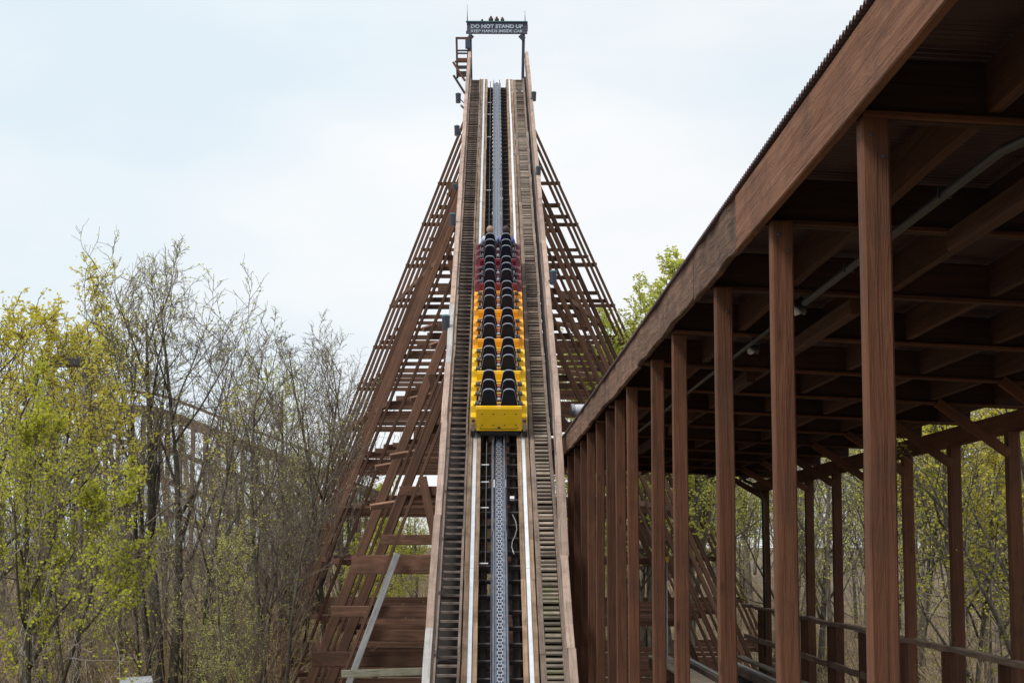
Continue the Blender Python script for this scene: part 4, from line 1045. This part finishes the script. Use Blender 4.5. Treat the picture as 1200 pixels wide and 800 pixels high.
place_tree('airy', 740, 78, 372, 'leafy tree low between the lift lattice and the shed roof', rz=4)
place_tree('airy', 796, 66, 322, 'leafy tree top rising highest above the shed roof', rz=0, sxy=1.0)
place_tree('airy', 764, 70, 350, 'leafy tree top just left of the highest one over the shed roof', rz=2.5, sxy=1.0)
place_tree('budding2', 745, 84, 420, 'lower leafy tree between the lift lattice and shed roof', rz=1)
place_tree('bare', 354, 62, 384, 'bare tree with fine upright twigs just left of the lattice outline', rz=4.4)
place_tree('bare2', 418, 90, 396, 'bare tree standing behind the outer left edge of the lattice', rz=2.1)
rr = random.Random(99)
# woods, left
for i in range(12):
    px = rr.uniform(-60, 440); Y = rr.uniform(60, 98) if px < 370 else rr.uniform(86, 98); tp = rr.uniform(440, 545) - (30 if px < 120 else 0)
    kd = rr.choice(['bare', 'bare2', 'budding', 'slender', 'bare2', 'leafyellow' if px < 140 else 'bare', 'bare'])
    place_tree(kd, px, Y, tp, lab(kd, zoneL(px)), 'trees of the left woods', sxy=1.0, rnd=rr)
for i in range(10):
    px = -40 + i * 38 + rr.uniform(-12, 12); Y = rr.uniform(40, 58); tp = rr.uniform(540, 640)
    kd = rr.choice(['bare2', 'bare', 'budding', 'bare2'])
    place_tree(kd, px, Y, tp, 'low ' + lab(kd, zoneL(px)).replace(' tree ', ' sapling ').replace('in the woods', 'low in the thicket'), 'saplings in the left undergrowth', rnd=rr)
# woods behind the lift and shed
for i in range(30):
    px = 380 + i * 14 + rr.uniform(-10, 10); Y = rr.uniform(100, 135); tp = rr.uniform(560, 600)
    kd = rr.choice(['budding', 'budding2', 'leafgreen', 'bare2'])
    place_tree(kd, px, Y, tp, 'distant ' + lab(kd, 'behind the lift lattice' if px < 600 else 'behind the lift and shed posts'), 'distant trees behind the lift', rnd=rr)
for i in range(27):
    px = 790 + i * 21 + rr.uniform(-12, 12); Y = rr.uniform(max(34, 9.5 * F / max(60, px - 600)), max(34, 9.5 * F / max(60, px - 600)) + 38); tp = rr.uniform(330, 500)
    kd = rr.choice(['budding', 'budding2', 'budding2', 'leafyellow', 'bare2', 'slender'])
    place_tree(kd, px, Y, tp, lab(kd, zoneR(px)), 'trees beyond the shed', rnd=rr)
place_tree('budding2', 1172, 30, 300, 'thick trunked leafy tree beyond the last shed bay at right edge', rz=.5)

for i in range(44):
    px = 770 + i * 13 + rr.uniform(-10, 10); Y = rr.uniform(98, 140); tp = rr.uniform(500, 590)
    kd = rr.choice(['budding', 'budding2', 'bare2', 'bare'])
    place_tree(kd, px, Y, tp, 'distant ' + lab(kd, zoneR(px)), 'distant trees beyond the shed', rnd=rr)
for i in range(14):
    px = -40 + i * 33 + rr.uniform(-10, 10); Y = rr.uniform(100, 138); tp = rr.uniform(520, 600)
    kd = rr.choice(['budding', 'bare', 'bare2', 'bare'])
    place_tree(kd, px, Y, tp, 'distant ' + lab(kd, zoneL(px).replace('in the woods', 'on the far slope')), 'distant trees on the left slope', rnd=rr)

# undergrowth thicket
V = []; Fc = []; LV2 = []; LF2 = []
rr = random.Random(5)
def shrub(c, h, nst):
    for k in range(nst):
        d = Vector((rr.gauss(0, .45), rr.gauss(0, .45), 1)).normalized(); p = c.copy(); pts = [p.copy()]; L = h * rr.uniform(.6, 1.1)
        for j in range(3):
            d = (d + Vector((rr.gauss(0, .25), rr.gauss(0, .25), rr.gauss(.02, .15)))).normalized(); p = p + d * L / 3; pts.append(p.copy())
        tube_into(V, Fc, pts, [.016, .013, .010, .006], 3)
        for q in range(5):
            a = pts[rr.randint(1, 3)]; dd = (d + Vector((rr.gauss(0, .7), rr.gauss(0, .7), rr.gauss(0, .5)))).normalized()
            m1 = a + dd * rr.uniform(.3, .8); m2 = m1 + (dd + Vector((rr.gauss(0, .4), rr.gauss(0, .4), rr.gauss(0, .4)))) * .4
            tube_into(V, Fc, [a, m1, m2], [.009, .007, .005], 3)
            if rr.random() < .7:
                for _ in range(4):
                    s = rr.uniform(.05, .11); x, y, z = frame(Vector((rr.gauss(0, 1), rr.gauss(0, 1), rr.gauss(0, 1))))
                    u_ = m1.lerp(m2, rr.random()) + x * .05; b0 = len(LV2); LV2.extend([u_ - x * s * .5, u_ - y * s * .3, u_ + x * s * .5, u_ + y * s * .3]); LF2.append((b0, b0 + 1, b0 + 2, b0 + 3))
for i in range(400):
    if i < 280: px = rr.uniform(-60, 400); Y = rr.uniform(46, 92) if px < 335 else rr.uniform(84, 95)
    elif i < 330: px = rr.uniform(430, 760); Y = rr.uniform(92, 125)
    else: px = rr.uniform(780, 1320); Y = max(34, 9.5 * F / (px - 600)) + rr.uniform(0, 40)
    X = (px - 600) / F * Y
    g = max(0, min(1, (Y - 88) / 60)); g = 5 * g * g * (3 - 2 * g)
    shrub(Vector((X, Y, g)), rr.uniform(2.0, 5.6), rr.randint(9, 15))
tag(meshobj('undergrowth', V, Fc, M['brush']), 'dense tangle of brown twigs filling the woods', 'undergrowth', kind='stuff')
tag(meshobj('undergrowth_leaves', LV2, LF2, M['leafo']), 'small olive leaves scattered through the brown thicket', 'leaves', kind='stuff')
print('brush tris', len(Fc) * 2)
